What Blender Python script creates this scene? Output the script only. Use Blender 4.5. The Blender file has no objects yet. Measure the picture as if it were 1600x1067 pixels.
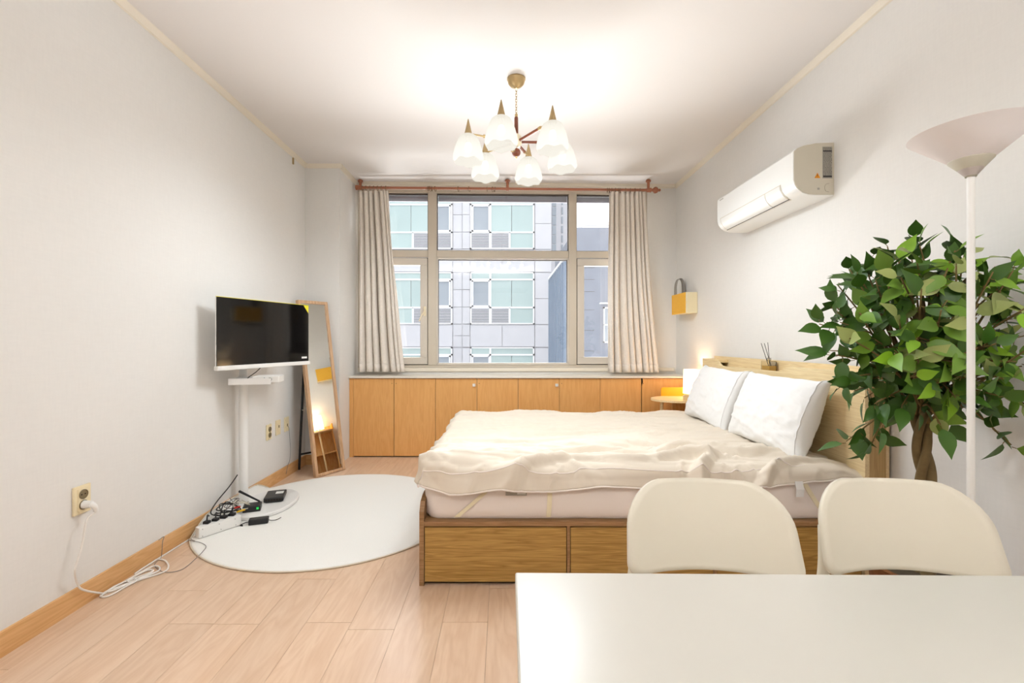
import bpy, bmesh, math, random
from mathutils import Matrix, Vector, noise
random.seed(7)
PI = math.pi
sc = bpy.context.scene
C = sc.collection

# ------------------------------------------------------------------ camera
F = 711.0; HC = 1.15; VX = 785.0; VY = 531.5
cam = bpy.data.objects.new('camera', bpy.data.cameras.new('camera'))
C.objects.link(cam)
cam.location = (0, 0, HC); cam.rotation_euler = (PI/2, 0, 0)
cam.data.sensor_width = 36.0; cam.data.lens = F/1600*36
cam.data.shift_x = (800-VX)/1600; cam.data.shift_y = (VY-533.5)/1600
cam.data.clip_start = 0.02; cam.data.clip_end = 200
sc.camera = cam
# ------------------------------------------------------------------ world
w = bpy.data.worlds.new('world'); sc.world = w; w.use_nodes = True
nt = w.node_tree; bg = nt.nodes['Background']
bg.inputs['Color'].default_value = (0.93, 0.96, 1.0, 1)
bg.inputs['Strength'].default_value = 1.75
# ------------------------------------------------------------------ colour
sc.view_settings.view_transform = 'Standard'; sc.view_settings.look = 'None'
sc.view_settings.gamma = 1; sc.view_settings.use_curve_mapping = False
sc.view_settings.exposure = 0.24
# ------------------------------------------------------------------ large lights (area lights, all out of view)
def area(name, loc, sx, sy, power, col, rot=(0, 0, 0)):
    l = bpy.data.lights.new(name, 'AREA'); l.shape = 'RECTANGLE'; l.size = sx; l.size_y = sy
    l.energy = power; l.color = col
    o = bpy.data.objects.new(name, l); o.location = loc; o.rotation_euler = rot; C.objects.link(o); return o
area('rear_ceiling_fill', (0.0, -0.9, 2.33), 1.6, 0.9, 74, (0.92, 0.96, 1.0), (PI, 0, 0))  # added fill behind the camera, brightens the ceiling; no known lamp there
# added area light below the sill, lifts the ceiling as street bounce would
area('street_side_fill', (0.0, 7.6, -0.2), 5.0, 1.6, 600, (0.94, 0.97, 1.0), (math.radians(-120), 0, 0))
# daylight entering by the big window, from the open sky over the street
area('window_daylight', (0.2, 5.6, 3.9), 3.4, 1.6, 820, (0.90, 0.94, 1.0), (math.radians(-52), 0, 0))
CH_POWER = 11.0

# ------------------------------------------------------------------ materials
def nodes(name):
    m = bpy.data.materials.new(name); m.use_nodes = True
    return m, m.node_tree, m.node_tree.nodes['Principled BSDF']
def srgb(r, g, b):
    f = lambda c: (c/255/12.92) if c/255 <= 0.04045 else ((c/255+0.055)/1.055)**2.4
    return (f(r), f(g), f(b), 1)
def plain(name, rgb, rough=0.5, metal=0.0, bump=0.0, scale=60, var=0.04, emit=None, spec=0.5, rnd=0.0):
    m, t, p = nodes(name)
    p.inputs['Roughness'].default_value = rough; p.inputs['Metallic'].default_value = metal
    p.inputs['Specular IOR Level'].default_value = spec
    tc = t.nodes.new('ShaderNodeTexCoord'); n = t.nodes.new('ShaderNodeTexNoise')
    n.inputs['Scale'].default_value = scale; n.inputs['Detail'].default_value = 4
    t.links.new(tc.outputs['Object'], n.inputs['Vector'])
    c = srgb(*rgb)
    mx = t.nodes.new('ShaderNodeMix'); mx.data_type = 'RGBA'
    mx.inputs['A'].default_value = tuple(v*(1-var) for v in c[:3])+(1,)
    mx.inputs['B'].default_value = tuple(min(1, v*(1+var)) for v in c[:3])+(1,)
    t.links.new(n.outputs['Fac'], mx.inputs['Factor'])
    out = mx.outputs['Result']
    if rnd:
        oi = t.nodes.new('ShaderNodeObjectInfo'); hs = t.nodes.new('ShaderNodeHueSaturation')
        mr = t.nodes.new('ShaderNodeMapRange'); mr.inputs['To Min'].default_value = 1-rnd; mr.inputs['To Max'].default_value = 1+rnd
        t.links.new(oi.outputs['Random'], mr.inputs['Value']); t.links.new(mr.outputs['Result'], hs.inputs['Value'])
        t.links.new(out, hs.inputs['Color']); out = hs.outputs['Color']
    t.links.new(out, p.inputs['Base Color'])
    if bump:
        b = t.nodes.new('ShaderNodeBump'); b.inputs['Strength'].default_value = bump; b.inputs['Distance'].default_value = 0.002
        t.links.new(n.outputs['Fac'], b.inputs['Height']); t.links.new(b.outputs['Normal'], p.inputs['Normal'])
    if emit:
        p.inputs['Emission Color'].default_value = tuple(srgb(*rgb)); p.inputs['Emission Strength'].default_value = emit
    return m
def wood(name, c1, c2, axis='X', scale=1.0, rough=0.45, rnd=0.0, stretch=14, contrast=(0.35, 0.7), bump=0.03, rings=1.0, c3=None):
    """grain that runs along axis"""
    m, t, p = nodes(name); p.inputs['Roughness'].default_value = rough
    tc = t.nodes.new('ShaderNodeTexCoord'); mp = t.nodes.new('ShaderNodeMapping')
    s = [stretch*scale]*3; s['XYZ'.index(axis)] = 1.0*scale
    mp.inputs['Scale'].default_value = s
    vec = tc.outputs['Object']
    oi = t.nodes.new('ShaderNodeObjectInfo')
    if rnd:
        vm = t.nodes.new('ShaderNodeVectorMath'); vm.operation = 'MULTIPLY_ADD'
        cb = t.nodes.new('ShaderNodeCombineXYZ')
        for k in ('X', 'Y', 'Z'): t.links.new(oi.outputs['Random'], cb.inputs[k])
        vm.inputs[1].default_value = (17, 31, 5)
        t.links.new(cb.outputs[0], vm.inputs[0]); t.links.new(vec, vm.inputs[2]); vec = vm.outputs[0]
    t.links.new(vec, mp.inputs['Vector'])
    n1 = t.nodes.new('ShaderNodeTexNoise'); n1.inputs['Scale'].default_value = 1.2; n1.inputs['Detail'].default_value = 3; n1.inputs['Distortion'].default_value = 0.6
    t.links.new(mp.outputs[0], n1.inputs['Vector'])
    # contour lines of a smooth field = cathedral grain
    mul = t.nodes.new('ShaderNodeMath'); mul.operation = 'MULTIPLY'; mul.inputs[1].default_value = 14*rings
    t.links.new(n1.outputs['Fac'], mul.inputs[0])
    fr = t.nodes.new('ShaderNodeMath'); fr.operation = 'PINGPONG'; fr.inputs[1].default_value = 1.0
    t.links.new(mul.outputs[0], fr.inputs[0])
    n2 = t.nodes.new('ShaderNodeTexNoise'); n2.inputs['Scale'].default_value = 7; n2.inputs['Detail'].default_value = 6
    t.links.new(mp.outputs[0], n2.inputs['Vector'])
    ad = t.nodes.new('ShaderNodeMath'); ad.operation = 'MULTIPLY_ADD'; ad.inputs[1].default_value = 0.45
    t.links.new(fr.outputs[0], ad.inputs[0])
    h = t.nodes.new('ShaderNodeMath'); h.operation = 'MULTIPLY'; h.inputs[1].default_value = 0.6
    t.links.new(n2.outputs['Fac'], h.inputs[0]); t.links.new(h.outputs[0], ad.inputs[2])
    cr = t.nodes.new('ShaderNodeValToRGB')
    cr.color_ramp.elements[0].position = contrast[0]; cr.color_ramp.elements[1].position = contrast[1]
    cr.color_ramp.elements[0].color = srgb(*c1); cr.color_ramp.elements[1].color = srgb(*c2)
    t.links.new(ad.outputs[0], cr.inputs['Fac'])
    out = cr.outputs['Color']
    if rnd:
        hs = t.nodes.new('ShaderNodeHueSaturation'); mr = t.nodes.new('ShaderNodeMapRange')
        mr.inputs['To Min'].default_value = 1-rnd; mr.inputs['To Max'].default_value = 1+rnd
        t.links.new(oi.outputs['Random'], mr.inputs['Value']); t.links.new(mr.outputs['Result'], hs.inputs['Value'])
        t.links.new(out, hs.inputs['Color']); out = hs.outputs['Color']
    t.links.new(out, p.inputs['Base Color'])
    b = t.nodes.new('ShaderNodeBump'); b.inputs['Strength'].default_value = bump; b.inputs['Distance'].default_value = 0.001
    t.links.new(n2.outputs['Fac'], b.inputs['Height']); t.links.new(b.outputs['Normal'], p.inputs['Normal'])
    return m
def woven(name, rgb, scale=300, var=0.05, bump=0.15, rough=0.9, stretch=(1, 1, 0.15), spec=0.2):
    """two crossed streak noises: linen, wallpaper"""
    m, t, p = nodes(name); p.inputs['Roughness'].default_value = rough; p.inputs['Specular IOR Level'].default_value = spec
    tc = t.nodes.new('ShaderNodeTexCoord'); outs = []
    for st in (stretch, (stretch[0]*0.15, stretch[1]*0.15, 1)):
        mp = t.nodes.new('ShaderNodeMapping'); mp.inputs['Scale'].default_value = st
        n = t.nodes.new('ShaderNodeTexNoise'); n.inputs['Scale'].default_value = scale; n.inputs['Detail'].default_value = 3
        t.links.new(tc.outputs['Object'], mp.inputs['Vector']); t.links.new(mp.outputs[0], n.inputs['Vector']); outs.append(n.outputs['Fac'])
    a = t.nodes.new('ShaderNodeMath'); a.operation = 'ADD'; t.links.new(outs[0], a.inputs[0]); t.links.new(outs[1], a.inputs[1])
    c = srgb(*rgb); cr = t.nodes.new('ShaderNodeMapRange'); cr.inputs['From Min'].default_value = 0.6; cr.inputs['From Max'].default_value = 1.4
    t.links.new(a.outputs[0], cr.inputs['Value'])
    mx = t.nodes.new('ShaderNodeMix'); mx.data_type = 'RGBA'
    mx.inputs['A'].default_value = tuple(v*(1-var) for v in c[:3])+(1,); mx.inputs['B'].default_value = tuple(min(1, v*(1+var)) for v in c[:3])+(1,)
    t.links.new(cr.outputs['Result'], mx.inputs['Factor']); t.links.new(mx.outputs['Result'], p.inputs['Base Color'])
    b = t.nodes.new('ShaderNodeBump'); b.inputs['Strength'].default_value = bump; b.inputs['Distance'].default_value = 0.001
    t.links.new(a.outputs[0], b.inputs['Height']); t.links.new(b.outputs['Normal'], p.inputs['Normal'])
    return m
def pane_glass(name, tint=(1, 1, 1), ior=1.5):
    m = bpy.data.materials.new(name); m.use_nodes = True; t = m.node_tree; t.nodes.clear()
    o = t.nodes.new('ShaderNodeOutputMaterial'); mx = t.nodes.new('ShaderNodeMixShader')
    tr = t.nodes.new('ShaderNodeBsdfTransparent'); tr.inputs[0].default_value = (*tint, 1)
    gl = t.nodes.new('ShaderNodeBsdfGlossy'); gl.inputs['Roughness'].default_value = 0.02
    fr = t.nodes.new('ShaderNodeFresnel'); fr.inputs['IOR'].default_value = ior
    t.links.new(fr.outputs[0], mx.inputs[0]); t.links.new(tr.outputs[0], mx.inputs[1]); t.links.new(gl.outputs[0], mx.inputs[2])
    t.links.new(mx.outputs[0], o.inputs[0]); return m
def lamp_glass(name, rgb, emit, trans=0.6, clear=0.0, body=None):
    m = bpy.data.materials.new(name); m.use_nodes = True; t = m.node_tree; t.nodes.clear()
    o = t.nodes.new('ShaderNodeOutputMaterial'); mx = t.nodes.new('ShaderNodeMixShader'); mx.inputs[0].default_value = trans
    d = t.nodes.new('ShaderNodeBsdfDiffuse'); tl = t.nodes.new('ShaderNodeBsdfTranslucent')
    d.inputs[0].default_value = srgb(*(body or rgb)); tl.inputs[0].default_value = srgb(*(body or rgb))
    e = t.nodes.new('ShaderNodeEmission'); e.inputs[0].default_value = srgb(*rgb); e.inputs[1].default_value = emit
    ad = t.nodes.new('ShaderNodeAddShader')
    t.links.new(d.outputs[0], mx.inputs[1]); t.links.new(tl.outputs[0], mx.inputs[2])
    t.links.new(mx.outputs[0], ad.inputs[0]); t.links.new(e.outputs[0], ad.inputs[1]); 
    cl = t.nodes.new('ShaderNodeBsdfTransparent'); m2 = t.nodes.new('ShaderNodeMixShader'); m2.inputs[0].default_value = clear
    t.links.new(ad.outputs[0], m2.inputs[1]); t.links.new(cl.outputs[0], m2.inputs[2])
    t.links.new(m2.outputs[0], o.inputs[0]); return m
def glow(name, rgb, s):
    m = bpy.data.materials.new(name); m.use_nodes = True; t = m.node_tree; t.nodes.clear()
    o = t.nodes.new('ShaderNodeOutputMaterial'); e = t.nodes.new('ShaderNodeEmission')
    e.inputs[0].default_value = srgb(*rgb); e.inputs[1].default_value = s; t.links.new(e.outputs[0], o.inputs[0]); return m

WALLC = woven('wallpaper', (234, 231, 226), scale=110, var=0.018, bump=0.12)
MT = dict(
    wall=WALLC,
    ceil=plain('ceiling_paper', (238, 233, 229), 0.9, bump=0.05, scale=90, var=0.01, spec=0.2),
    trim=plain('painted_trim', (236, 226, 208), 0.5, var=0.02),
    plank=wood('laminate_plank', (216, 180, 148), (232, 202, 174), 'Y', 1.5, 0.33, rnd=0.04, stretch=7, contrast=(0.1, 0.95), rings=0.75),
    sub=plain('subfloor', (120, 82, 50), 0.8),
    base=wood('baseboard_wood', (214, 160, 100), (232, 184, 128), 'Y', 1.2, 0.4, stretch=12, contrast=(0.2, 0.8)),
    basex=wood('baseboard_wood_across', (214, 160, 100), (232, 184, 128), 'X', 1.2, 0.4, stretch=12, contrast=(0.2, 0.8)),
    cab=wood('cabinet_maple', (226, 162, 90), (238, 182, 112), 'Z', 1.6, 0.42, rnd=0.02, stretch=11, contrast=(0.1, 0.9), rings=0.7),
    gap=plain('dark_recess', (40, 26, 16), 0.9),
    slab=plain('counter_stone', (236, 228, 214), 0.35, scale=14, var=0.03),
    oak=wood('bed_oak', (150, 110, 50), (204, 162, 92), 'X', 1.4, 0.45, stretch=22, contrast=(0.15, 0.85), rings=1.0),
    oaky=wood('headboard_oak', (226, 198, 146), (248, 226, 180), 'Y', 1.4, 0.45, stretch=22, contrast=(0.15, 0.85), rings=1.0),
    oakz=wood('headboard_oak_upright', (178, 142, 88), (206, 172, 118), 'Z', 1.2, 0.45, stretch=24, contrast=(0.15, 0.85)),
    rail=wood('bed_rail', (150, 112, 72), (172, 132, 90), 'X', 1.5, 0.45, stretch=22),
    sheet=plain('mattress_cover', (246, 235, 227), 0.85, bump=0.1, scale=400, var=0.02, spec=0.15),
    duvet=plain('duvet_cotton', (233, 221, 204), 0.8, bump=0.06, scale=500, var=0.02, spec=0.2),
    pillow=plain('pillow_cotton', (246, 245, 243), 0.8, bump=0.05, scale=500, var=0.01, spec=0.2),
    band=plain('elastic_band', (240, 228, 196), 0.8),
    rug=plain('rug_pile', (248, 246, 240), 0.95, bump=0.9, scale=260, var=0.06, spec=0.1),
    rugedge=plain('rug_binding', (226, 214, 194), 0.9),
    curtain=woven('curtain_linen', (236, 226, 214), scale=220, var=0.09, bump=0.3),
    copper=plain('rod_brown', (168, 104, 74), 0.35, var=0.06),
    bronze=plain('ring_bronze', (130, 104, 72), 0.35, 0.7),
    frame=plain('window_frame', (206, 194, 176), 0.45, var=0.02),
    frame2=plain('sash_frame', (210, 200, 186), 0.45, var=0.02),
    seal=plain('window_seal', (92, 84, 78), 0.7),
    blind=plain('roller_blind', (150, 148, 152), 0.8),
    glass=pane_glass('window_glass'),
    brass=plain('champagne_brass', (196, 170, 124), 0.32, 0.75),
    brassd=plain('matt_brass', (178, 152, 108), 0.45, 0.4),
    walnut=plain('red_wood', (128, 66, 38), 0.35, var=0.15, scale=20),
    cream=plain('cream_metal', (236, 222, 192), 0.4),
    shade=lamp_glass('frosted_glass', (255, 248, 234), 0.66, 0.7, 0.07, (32, 31, 29)),
    bulb=glow('bulb_glow', (255, 246, 230), 28.0),
    bedlamp=lamp_glass('lit_lamp_shade', (255, 240, 214), 0.9, 0.6),
    white=plain('white_plastic', (240, 238, 233), 0.35, var=0.01),
    whitem=plain('white_metal', (240, 238, 234), 0.4, var=0.01),
    chair=plain('chair_plastic', (238, 231, 213), 0.42, var=0.012, scale=20),
    table=plain('table_laminate', (216, 212, 202), 0.28, var=0.008, scale=10),
    torch=lamp_glass('torchiere_shade', (240, 232, 229), 0.0, 0.45),
    torchd=plain('torchiere_socket', (206, 200, 182), 0.5, var=0.01),
    ac=plain('ac_white', (244, 243, 239), 0.35, var=0.01),
    acs=plain('ac_beige', (218, 210, 192), 0.45, var=0.01),
    aclabel=plain('label_grey', (176, 170, 158), 0.5),
    ink=plain('print_dark', (60, 58, 58), 0.6),
    orange=plain('warning_orange', (236, 150, 20), 0.5),
    yellow=plain('yellow_leather', (250, 190, 60), 0.5, var=0.05, bump=0.2),
    creamp=plain('cream_leather', (238, 224, 186), 0.5, var=0.03),
    felt=woven('grey_felt_strap', (160, 154, 146), scale=260, var=0.1),
    screen=plain('screen_black', (12, 10, 10), 0.06, var=0.0, spec=0.45),
    black=plain('black_plastic', (24, 24, 26), 0.4),
    blackm=plain('black_metal', (22, 22, 26), 0.5),
    blackc=plain('black_cable', (26, 22, 20), 0.5),
    whitec=plain('white_cable', (240, 234, 226), 0.5),
    greyc=plain('grey_cable', (130, 122, 118), 0.5),
    red=plain('red_plug', (200, 40, 30), 0.4), yel=plain('yellow_plug', (240, 190, 40), 0.4),
    green=plain('green_light', (40, 190, 80), 0.4, emit=0.6),
    ysticker=plain('yellow_sticker', (236, 222, 40), 0.4),
    mirror=plain('mirror_silver', (246, 248, 246), 0.01, 1.0, var=0.0),
    mframe=wood('mirror_frame_beech', (196, 156, 118), (216, 178, 140), 'Z', 1.6, 0.45, stretch=16),
    plate=plain('ivory_plate', (240, 224, 186), 0.4), sock=plain('socket_dark', (132, 116, 84), 0.5),
    nwood=wood('nightstand_plywood', (236, 182, 112), (246, 202, 138), 'Z', 1.5, 0.4, stretch=12),
    ntop=wood('nightstand_top_wood', (246, 214, 158), (252, 228, 182), 'X', 1.5, 0.4, stretch=12),
    holder=plain('golden_holder', (240, 170, 30), 0.45, var=0.04),
    bottle=pane_glass('bottle_glass', (0.93, 0.9, 0.82), 1.35),
    scent=plain('scent_liquid', (216, 176, 96), 0.1), reed=plain('black_reed', (52, 44, 40), 0.7),
    bark=plain('ficus_bark', (122, 102, 66), 0.85, bump=1.0, scale=50, var=0.25),
    twig=plain('ficus_twig', (132, 110, 66), 0.8, var=0.15),
    soil=plain('planter_moss', (70, 58, 40), 0.95, bump=1.0, scale=40, var=0.3),
    basket=woven('brown_basket', (120, 78, 46), scale=60, var=0.25, bump=0.8),
    stone=plain('facade_stone', (194, 194, 198), 0.7, scale=3, var=0.05, rnd=0.03),
    joint=plain('facade_joint', (188, 187, 191), 0.8, scale=3),
    fwin=plain('facade_window_frame', (232, 232, 234), 0.5),
    mint=plain('mint_pane', (166, 184, 182), 0.3, scale=1.2, var=0.06, rnd=0.04),
    greyp=plain('grey_pane', (150, 158, 166), 0.25, scale=1.5, var=0.1, rnd=0.05),
    louv=plain('louver_slat', (196, 196, 200), 0.5), louvd=plain('louver_dark', (110, 112, 118), 0.8),
    corr=plain('corrugated_cladding', (128, 142, 160), 0.6, scale=2, var=0.08),
    dark=plain('grey_render', (132, 136, 146), 0.85, scale=4, var=0.14),
    street=plain('street_asphalt', (110, 112, 116), 0.9),
)
def leafmat(name, rgb, rnd):
    m, t, p = nodes(name); p.inputs['Roughness'].default_value = 0.45
    oi = t.nodes.new('ShaderNodeObjectInfo'); hs = t.nodes.new('ShaderNodeHueSaturation')
    hs.inputs['Color'].default_value = srgb(*rgb)
    mr = t.nodes.new('ShaderNodeMapRange'); mr.inputs['To Min'].default_value = 1-rnd; mr.inputs['To Max'].default_value = 1+rnd
    t.links.new(oi.outputs['Random'], mr.inputs['Value']); t.links.new(mr.outputs['Result'], hs.inputs['Value'])
    t.links.new(hs.outputs['Color'], p.inputs['Base Color'])
    t.links.new(hs.outputs['Color'], p.inputs['Subsurface Radius']) if False else None
    return m
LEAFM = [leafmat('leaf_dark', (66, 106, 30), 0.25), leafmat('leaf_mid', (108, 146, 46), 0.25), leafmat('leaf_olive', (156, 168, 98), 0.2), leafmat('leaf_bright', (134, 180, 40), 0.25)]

# ------------------------------------------------------------------ mesh helpers
def B(): return bmesh.new()
def box(bm, x0, x1, y0, y1, z0, z1, bev=0, seg=2):
    vs = [bm.verts.new((x, y, z)) for x in (x0, x1) for y in (y0, y1) for z in (z0, z1)]
    fs = [bm.faces.new([vs[i] for i in q]) for q in ((0, 1, 3, 2), (4, 6, 7, 5), (0, 4, 5, 1), (2, 3, 7, 6), (0, 2, 6, 4), (1, 5, 7, 3))]
    if bev:
        es = {e for f in fs for e in f.edges}
        bmesh.ops.bevel(bm, geom=list(es), offset=bev, segments=seg, affect='EDGES', profile=0.5)
    return vs
def xform(bm, M, verts=None):
    bmesh.ops.transform(bm, matrix=M, verts=verts or bm.verts[:])
def lathe(bm, prof, c=(0, 0, 0), seg=24, axis='Z', M=None, sx=1, sy=1):
    rings = []
    A = Matrix.Identity(4)
    if axis == 'X': A = Matrix.Rotation(PI/2, 4, 'Y')
    if axis == 'Y': A = Matrix.Rotation(-PI/2, 4, 'X')
    if M is None: M = Matrix.Translation(c) @ A
    for r, z in prof:
        if r < 1e-6: rings.append([bm.verts.new(M @ Vector((0, 0, z)))])
        else: rings.append([bm.verts.new(M @ Vector((r*sx*math.cos(2*PI*k/seg), r*sy*math.sin(2*PI*k/seg), z))) for k in range(seg)])
    for a, b in zip(rings, rings[1:]):
        if len(a) == 1 and len(b) == 1: continue
        for k in range(seg):
            k2 = (k+1) % seg
            if len(a) == 1: bm.faces.new((a[0], b[k2], b[k]))
            elif len(b) == 1: bm.faces.new((a[k], a[k2], b[0]))
            else: bm.faces.new((a[k], a[k2], b[k2], b[k]))
def cyl(bm, p, q, r, r2=None, seg=16):
    p, q = Vector(p), Vector(q); d = q-p; L = d.length
    M = Matrix.Translation(p) @ d.to_track_quat('Z', 'Y').to_matrix().to_4x4()
    r2 = r if r2 is None else r2
    lathe(bm, [(0, 0), (r, 0), (r2, L), (0, L)], M=M, seg=seg)
def spline(pts, n=6, closed=False):
    P = [Vector(p) for p in pts]; out = []; N = len(P)
    rng = range(N) if closed else range(N-1)
    for i in rng:
        g = lambda k: P[k % N] if closed else P[max(0, min(N-1, k))]
        a, b, c, d = g(i-1), g(i), g(i+1), g(i+2)
        for j in range(n):
            t = j/n
            out.append(0.5*((2*b)+(c-a)*t+(2*a-5*b+4*c-d)*t*t+(3*b-a-3*c+d)*t**3))
    if not closed: out.append(P[-1])
    return out
def tube(bm, pts, r, seg=8, smooth=6, closed=False, radii=None):
    P = spline(pts, smooth, closed) if smooth else [Vector(p) for p in pts]
    rings = []; N = len(P); up = Vector((0.13, 0.21, 0.97)).normalized()
    for i, p in enumerate(P):
        a = P[(i-1) % N] if closed else P[max(0, i-1)]; b = P[(i+1) % N] if closed else P[min(N-1, i+1)]
        d = (b-a).normalized(); s = d.cross(up)
        if s.length < 1e-3: s = d.cross(Vector((1, 0, 0)))
        s.normalize(); u = s.cross(d).normalized()
        if rings:   # keep the frame from flipping
            s = (ps-d*ps.dot(d)); s = s.normalized() if s.length > 1e-4 else ps; u = s.cross(d).normalized()
        ps = s
        rr = r if radii is None else radii[0]+(radii[1]-radii[0])*i/max(1, N-1)
        rings.append([bm.verts.new(p+s*rr*math.cos(2*PI*k/seg)+u*rr*math.sin(2*PI*k/seg)) for k in range(seg)])
    prs = list(zip(rings, rings[1:]))+([(rings[-1], rings[0])] if closed else [])
    for a, b in prs:
        for k in range(seg):
            bm.faces.new((a[k], a[(k+1) % seg], b[(k+1) % seg], b[k]))
    if not closed:
        bm.faces.new(rings[0][::-1]); bm.faces.new(rings[-1])
def prism(bm, poly, a0, a1, axis='X'):
    """poly in the plane square to axis, extruded from a0 to a1. axis X: (y,z); Y: (x,z); Z: (x,y)"""
    f = {'X': lambda a, p: (a, p[0], p[1]), 'Y': lambda a, p: (p[0], a, p[1]), 'Z': lambda a, p: (p[0], p[1], a)}[axis]
    A = [bm.verts.new(f(a0, p)) for p in poly]; Bv = [bm.verts.new(f(a1, p)) for p in poly]
    n = len(poly); bm.faces.new(A); bm.faces.new(Bv[::-1])
    for i in range(n): bm.faces.new((A[i], Bv[i], Bv[(i+1) % n], A[(i+1) % n]))
def grid(bm, nu, nv, fn):
    V = [[bm.verts.new(fn(i/nu, j/nv)) for j in range(nv+1)] for i in range(nu+1)]
    for i in range(nu):
        for j in range(nv): bm.faces.new((V[i][j], V[i+1][j], V[i+1][j+1], V[i][j+1]))
    return V
def sheet(bm, outline, fn, rings=8):
    """disc of rings shrunk from an outline [(x,y)], mapped by fn to 3-D"""
    n = len(outline); R = []
    c = bm.verts.new(fn(0, 0))
    for k in range(1, rings+1):
        t = k/rings; R.append([bm.verts.new(fn(x*t, y*t)) for x, y in outline])
    for i in range(n): bm.faces.new((c, R[0][i], R[0][(i+1) % n]))
    for a, b in zip(R, R[1:]):
        for i in range(n): bm.faces.new((a[i], b[i], b[(i+1) % n], a[(i+1) % n]))
def rrect(w, h, r, seg=6):
    """rounded rectangle outline centred on 0; r may be four radii (tr, tl, bl, br)"""
    rs = r if isinstance(r, (tuple, list)) else (r,)*4; out = []
    for (sx, sy, a0), q in zip(((1, 1, 0), (-1, 1, 90), (-1, -1, 180), (1, -1, 270)), rs):
        for k in range(seg+1):
            a = math.radians(a0+90*k/seg); out.append((sx*(w/2-q)+q*math.cos(a), sy*(h/2-q)+q*math.sin(a)))
    return out

ROOTM = {}
XF = [None]          # extra transform for what hangs on the slightly turned window wall
def empty(name, loc, label, cat, group=None, rz=0, kind=None):
    o = bpy.data.objects.new(name, None); C.objects.link(o); o.empty_display_size = 0.05
    M = Matrix.Translation(loc) @ Matrix.Rotation(rz, 4, 'Z')
    if XF[0]: M = XF[0] @ M
    o.location = M.to_translation(); o.rotation_euler = M.to_euler()
    ROOTM[o.name] = M
    if label: o['label'] = label
    if cat: o['category'] = cat
    if group: o['group'] = group
    if kind: o['kind'] = kind
    return o
def mk(name, bm, mat, parent=None, label=None, cat=None, group=None, kind=None, smooth=False, solid=0, sub=0, noxf=False):
    bmesh.ops.recalc_face_normals(bm, faces=bm.faces[:])
    if XF[0] and not noxf: xform(bm, XF[0])
    me = bpy.data.meshes.new(name)
    if parent is not None:
        M = ROOTM[parent.name]; xform(bm, M.inverted()); W = M
    else:
        xs = [v.co for v in bm.verts]
        c = Vector(((min(v.x for v in xs)+max(v.x for v in xs))/2, (min(v.y for v in xs)+max(v.y for v in xs))/2, min(v.z for v in xs)))
        W = Matrix.Translation(c); xform(bm, W.inverted())
    bm.to_mesh(me); bm.free()
    me.materials.append(MT[mat] if isinstance(mat, str) else mat)
    o = bpy.data.objects.new(name, me); C.objects.link(o)
    if parent is not None: o.parent = parent
    else: o.location = W.to_translation()
    ROOTM[o.name] = W
    if smooth:
        me.polygons.foreach_set('use_smooth', [True]*len(me.polygons))
        if smooth != 'all':
            me.set_sharp_from_angle(angle=math.radians(35))
    if solid:
        md = o.modifiers.new('solid', 'SOLIDIFY'); md.thickness = solid; md.offset = 0
    if sub:
        md = o.modifiers.new('sub', 'SUBSURF'); md.levels = sub; md.render_levels = sub
    if label: o['label'] = label
    if cat: o['category'] = cat
    if group: o['group'] = group
    if kind: o['kind'] = kind
    return o
def bx(name, mat, x0, x1, y0, y1, z0, z1, parent=None, bev=0, **k):
    b = B(); box(b, x0, x1, y0, y1, z0, z1, bev); return mk(name, b, mat, parent, **k)
def copy_tree(o, parent=None):
    c = o.copy(); C.objects.link(c); c.parent = parent
    for ch in list(o.children):
        if ch.name in C.objects: copy_tree(ch, c)
    return c
def pt(px, py, D): return ((px-VX)*D/F, D, HC-(py-VY)*D/F)          # measured point at depth D
def gp(px, py, z=0.0):                                              # measured point on the floor plane z
    D = (HC-z)*F/(py-VY); return ((px-VX)*D/F, D, z)

XL, XR, H = -1.825, 1.825, 2.773
YC = 4.21      # face of the column
XC = -1.508    # side of the column
YB = 4.735     # window wall at X = 0
YR = -2.6      # rear end of the room
BACK = Matrix.Translation((0, YB, 0)) @ Matrix.Rotation(0.025, 4, 'Z') @ Matrix.Translation((0, -YB, 0))

# ------------------------------------------------------------------ room shell
S = dict(kind='structure')
fl = bx('floor', 'sub', XL-0.2, XR+0.2, YR-0.2, YB+0.3, -0.12, -0.009, **S)
PW = 0.185; joint = {}
known = {-1.54: 2.43, -1.355: 2.09, -1.17: 1.845, -0.80: 2.19, -0.615: 1.854, -0.06: 1.856, 0.125: 2.11}
k0 = -6
for k in range(-6, 15):
    x0 = -0.80+PW*k; x1 = x0+PW
    if x1 <= XL or x0 >= XR: continue
    j = next((v for q, v in known.items() if abs(q-x1) < 0.03), random.uniform(0, 1.2))
    cuts = [YR]; y = j-1.2*math.ceil((j-YR)/1.2)
    while y < YB+0.1:
        if y > YR+0.02: cuts.append(y)
        y += 1.2
    cuts.append(YB+0.12)
    for a, b_ in zip(cuts, cuts[1:]):
        xa, xb = max(x0, XL)+0.0005, min(x1, XR)-0.0005
        bx('plank', 'plank', xa, xb, a+0.0009, b_-0.0009, -0.009, 0.0, fl)
bx('ceiling', 'ceil', XL-0.2, XR+0.2, YR-0.2, YB+0.3, H, H+0.12, **S)
bx('wall_left', 'wall', XL-0.15, XL, YR-0.15, YB+0.25, 0, H, **S)
bx('wall_right', 'wall', XR, XR+0.15, YR-0.15, YB+0.35, 0, H, **S)
bx('wall_rear', 'wall', XL, XR, YR-0.15, YR, 0, H, **S)
bx('wall_column', 'wall', XL, XC, YC, YB+0.22, 0, H, **S)
bx('baseboard_left', 'base', XL, XL+0.012, YR, YC, 0, 0.092, **S)
bx('baseboard_column', 'basex', XL+0.012, XC+0.012, YC-0.012, YC, 0, 0.092, **S)
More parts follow.
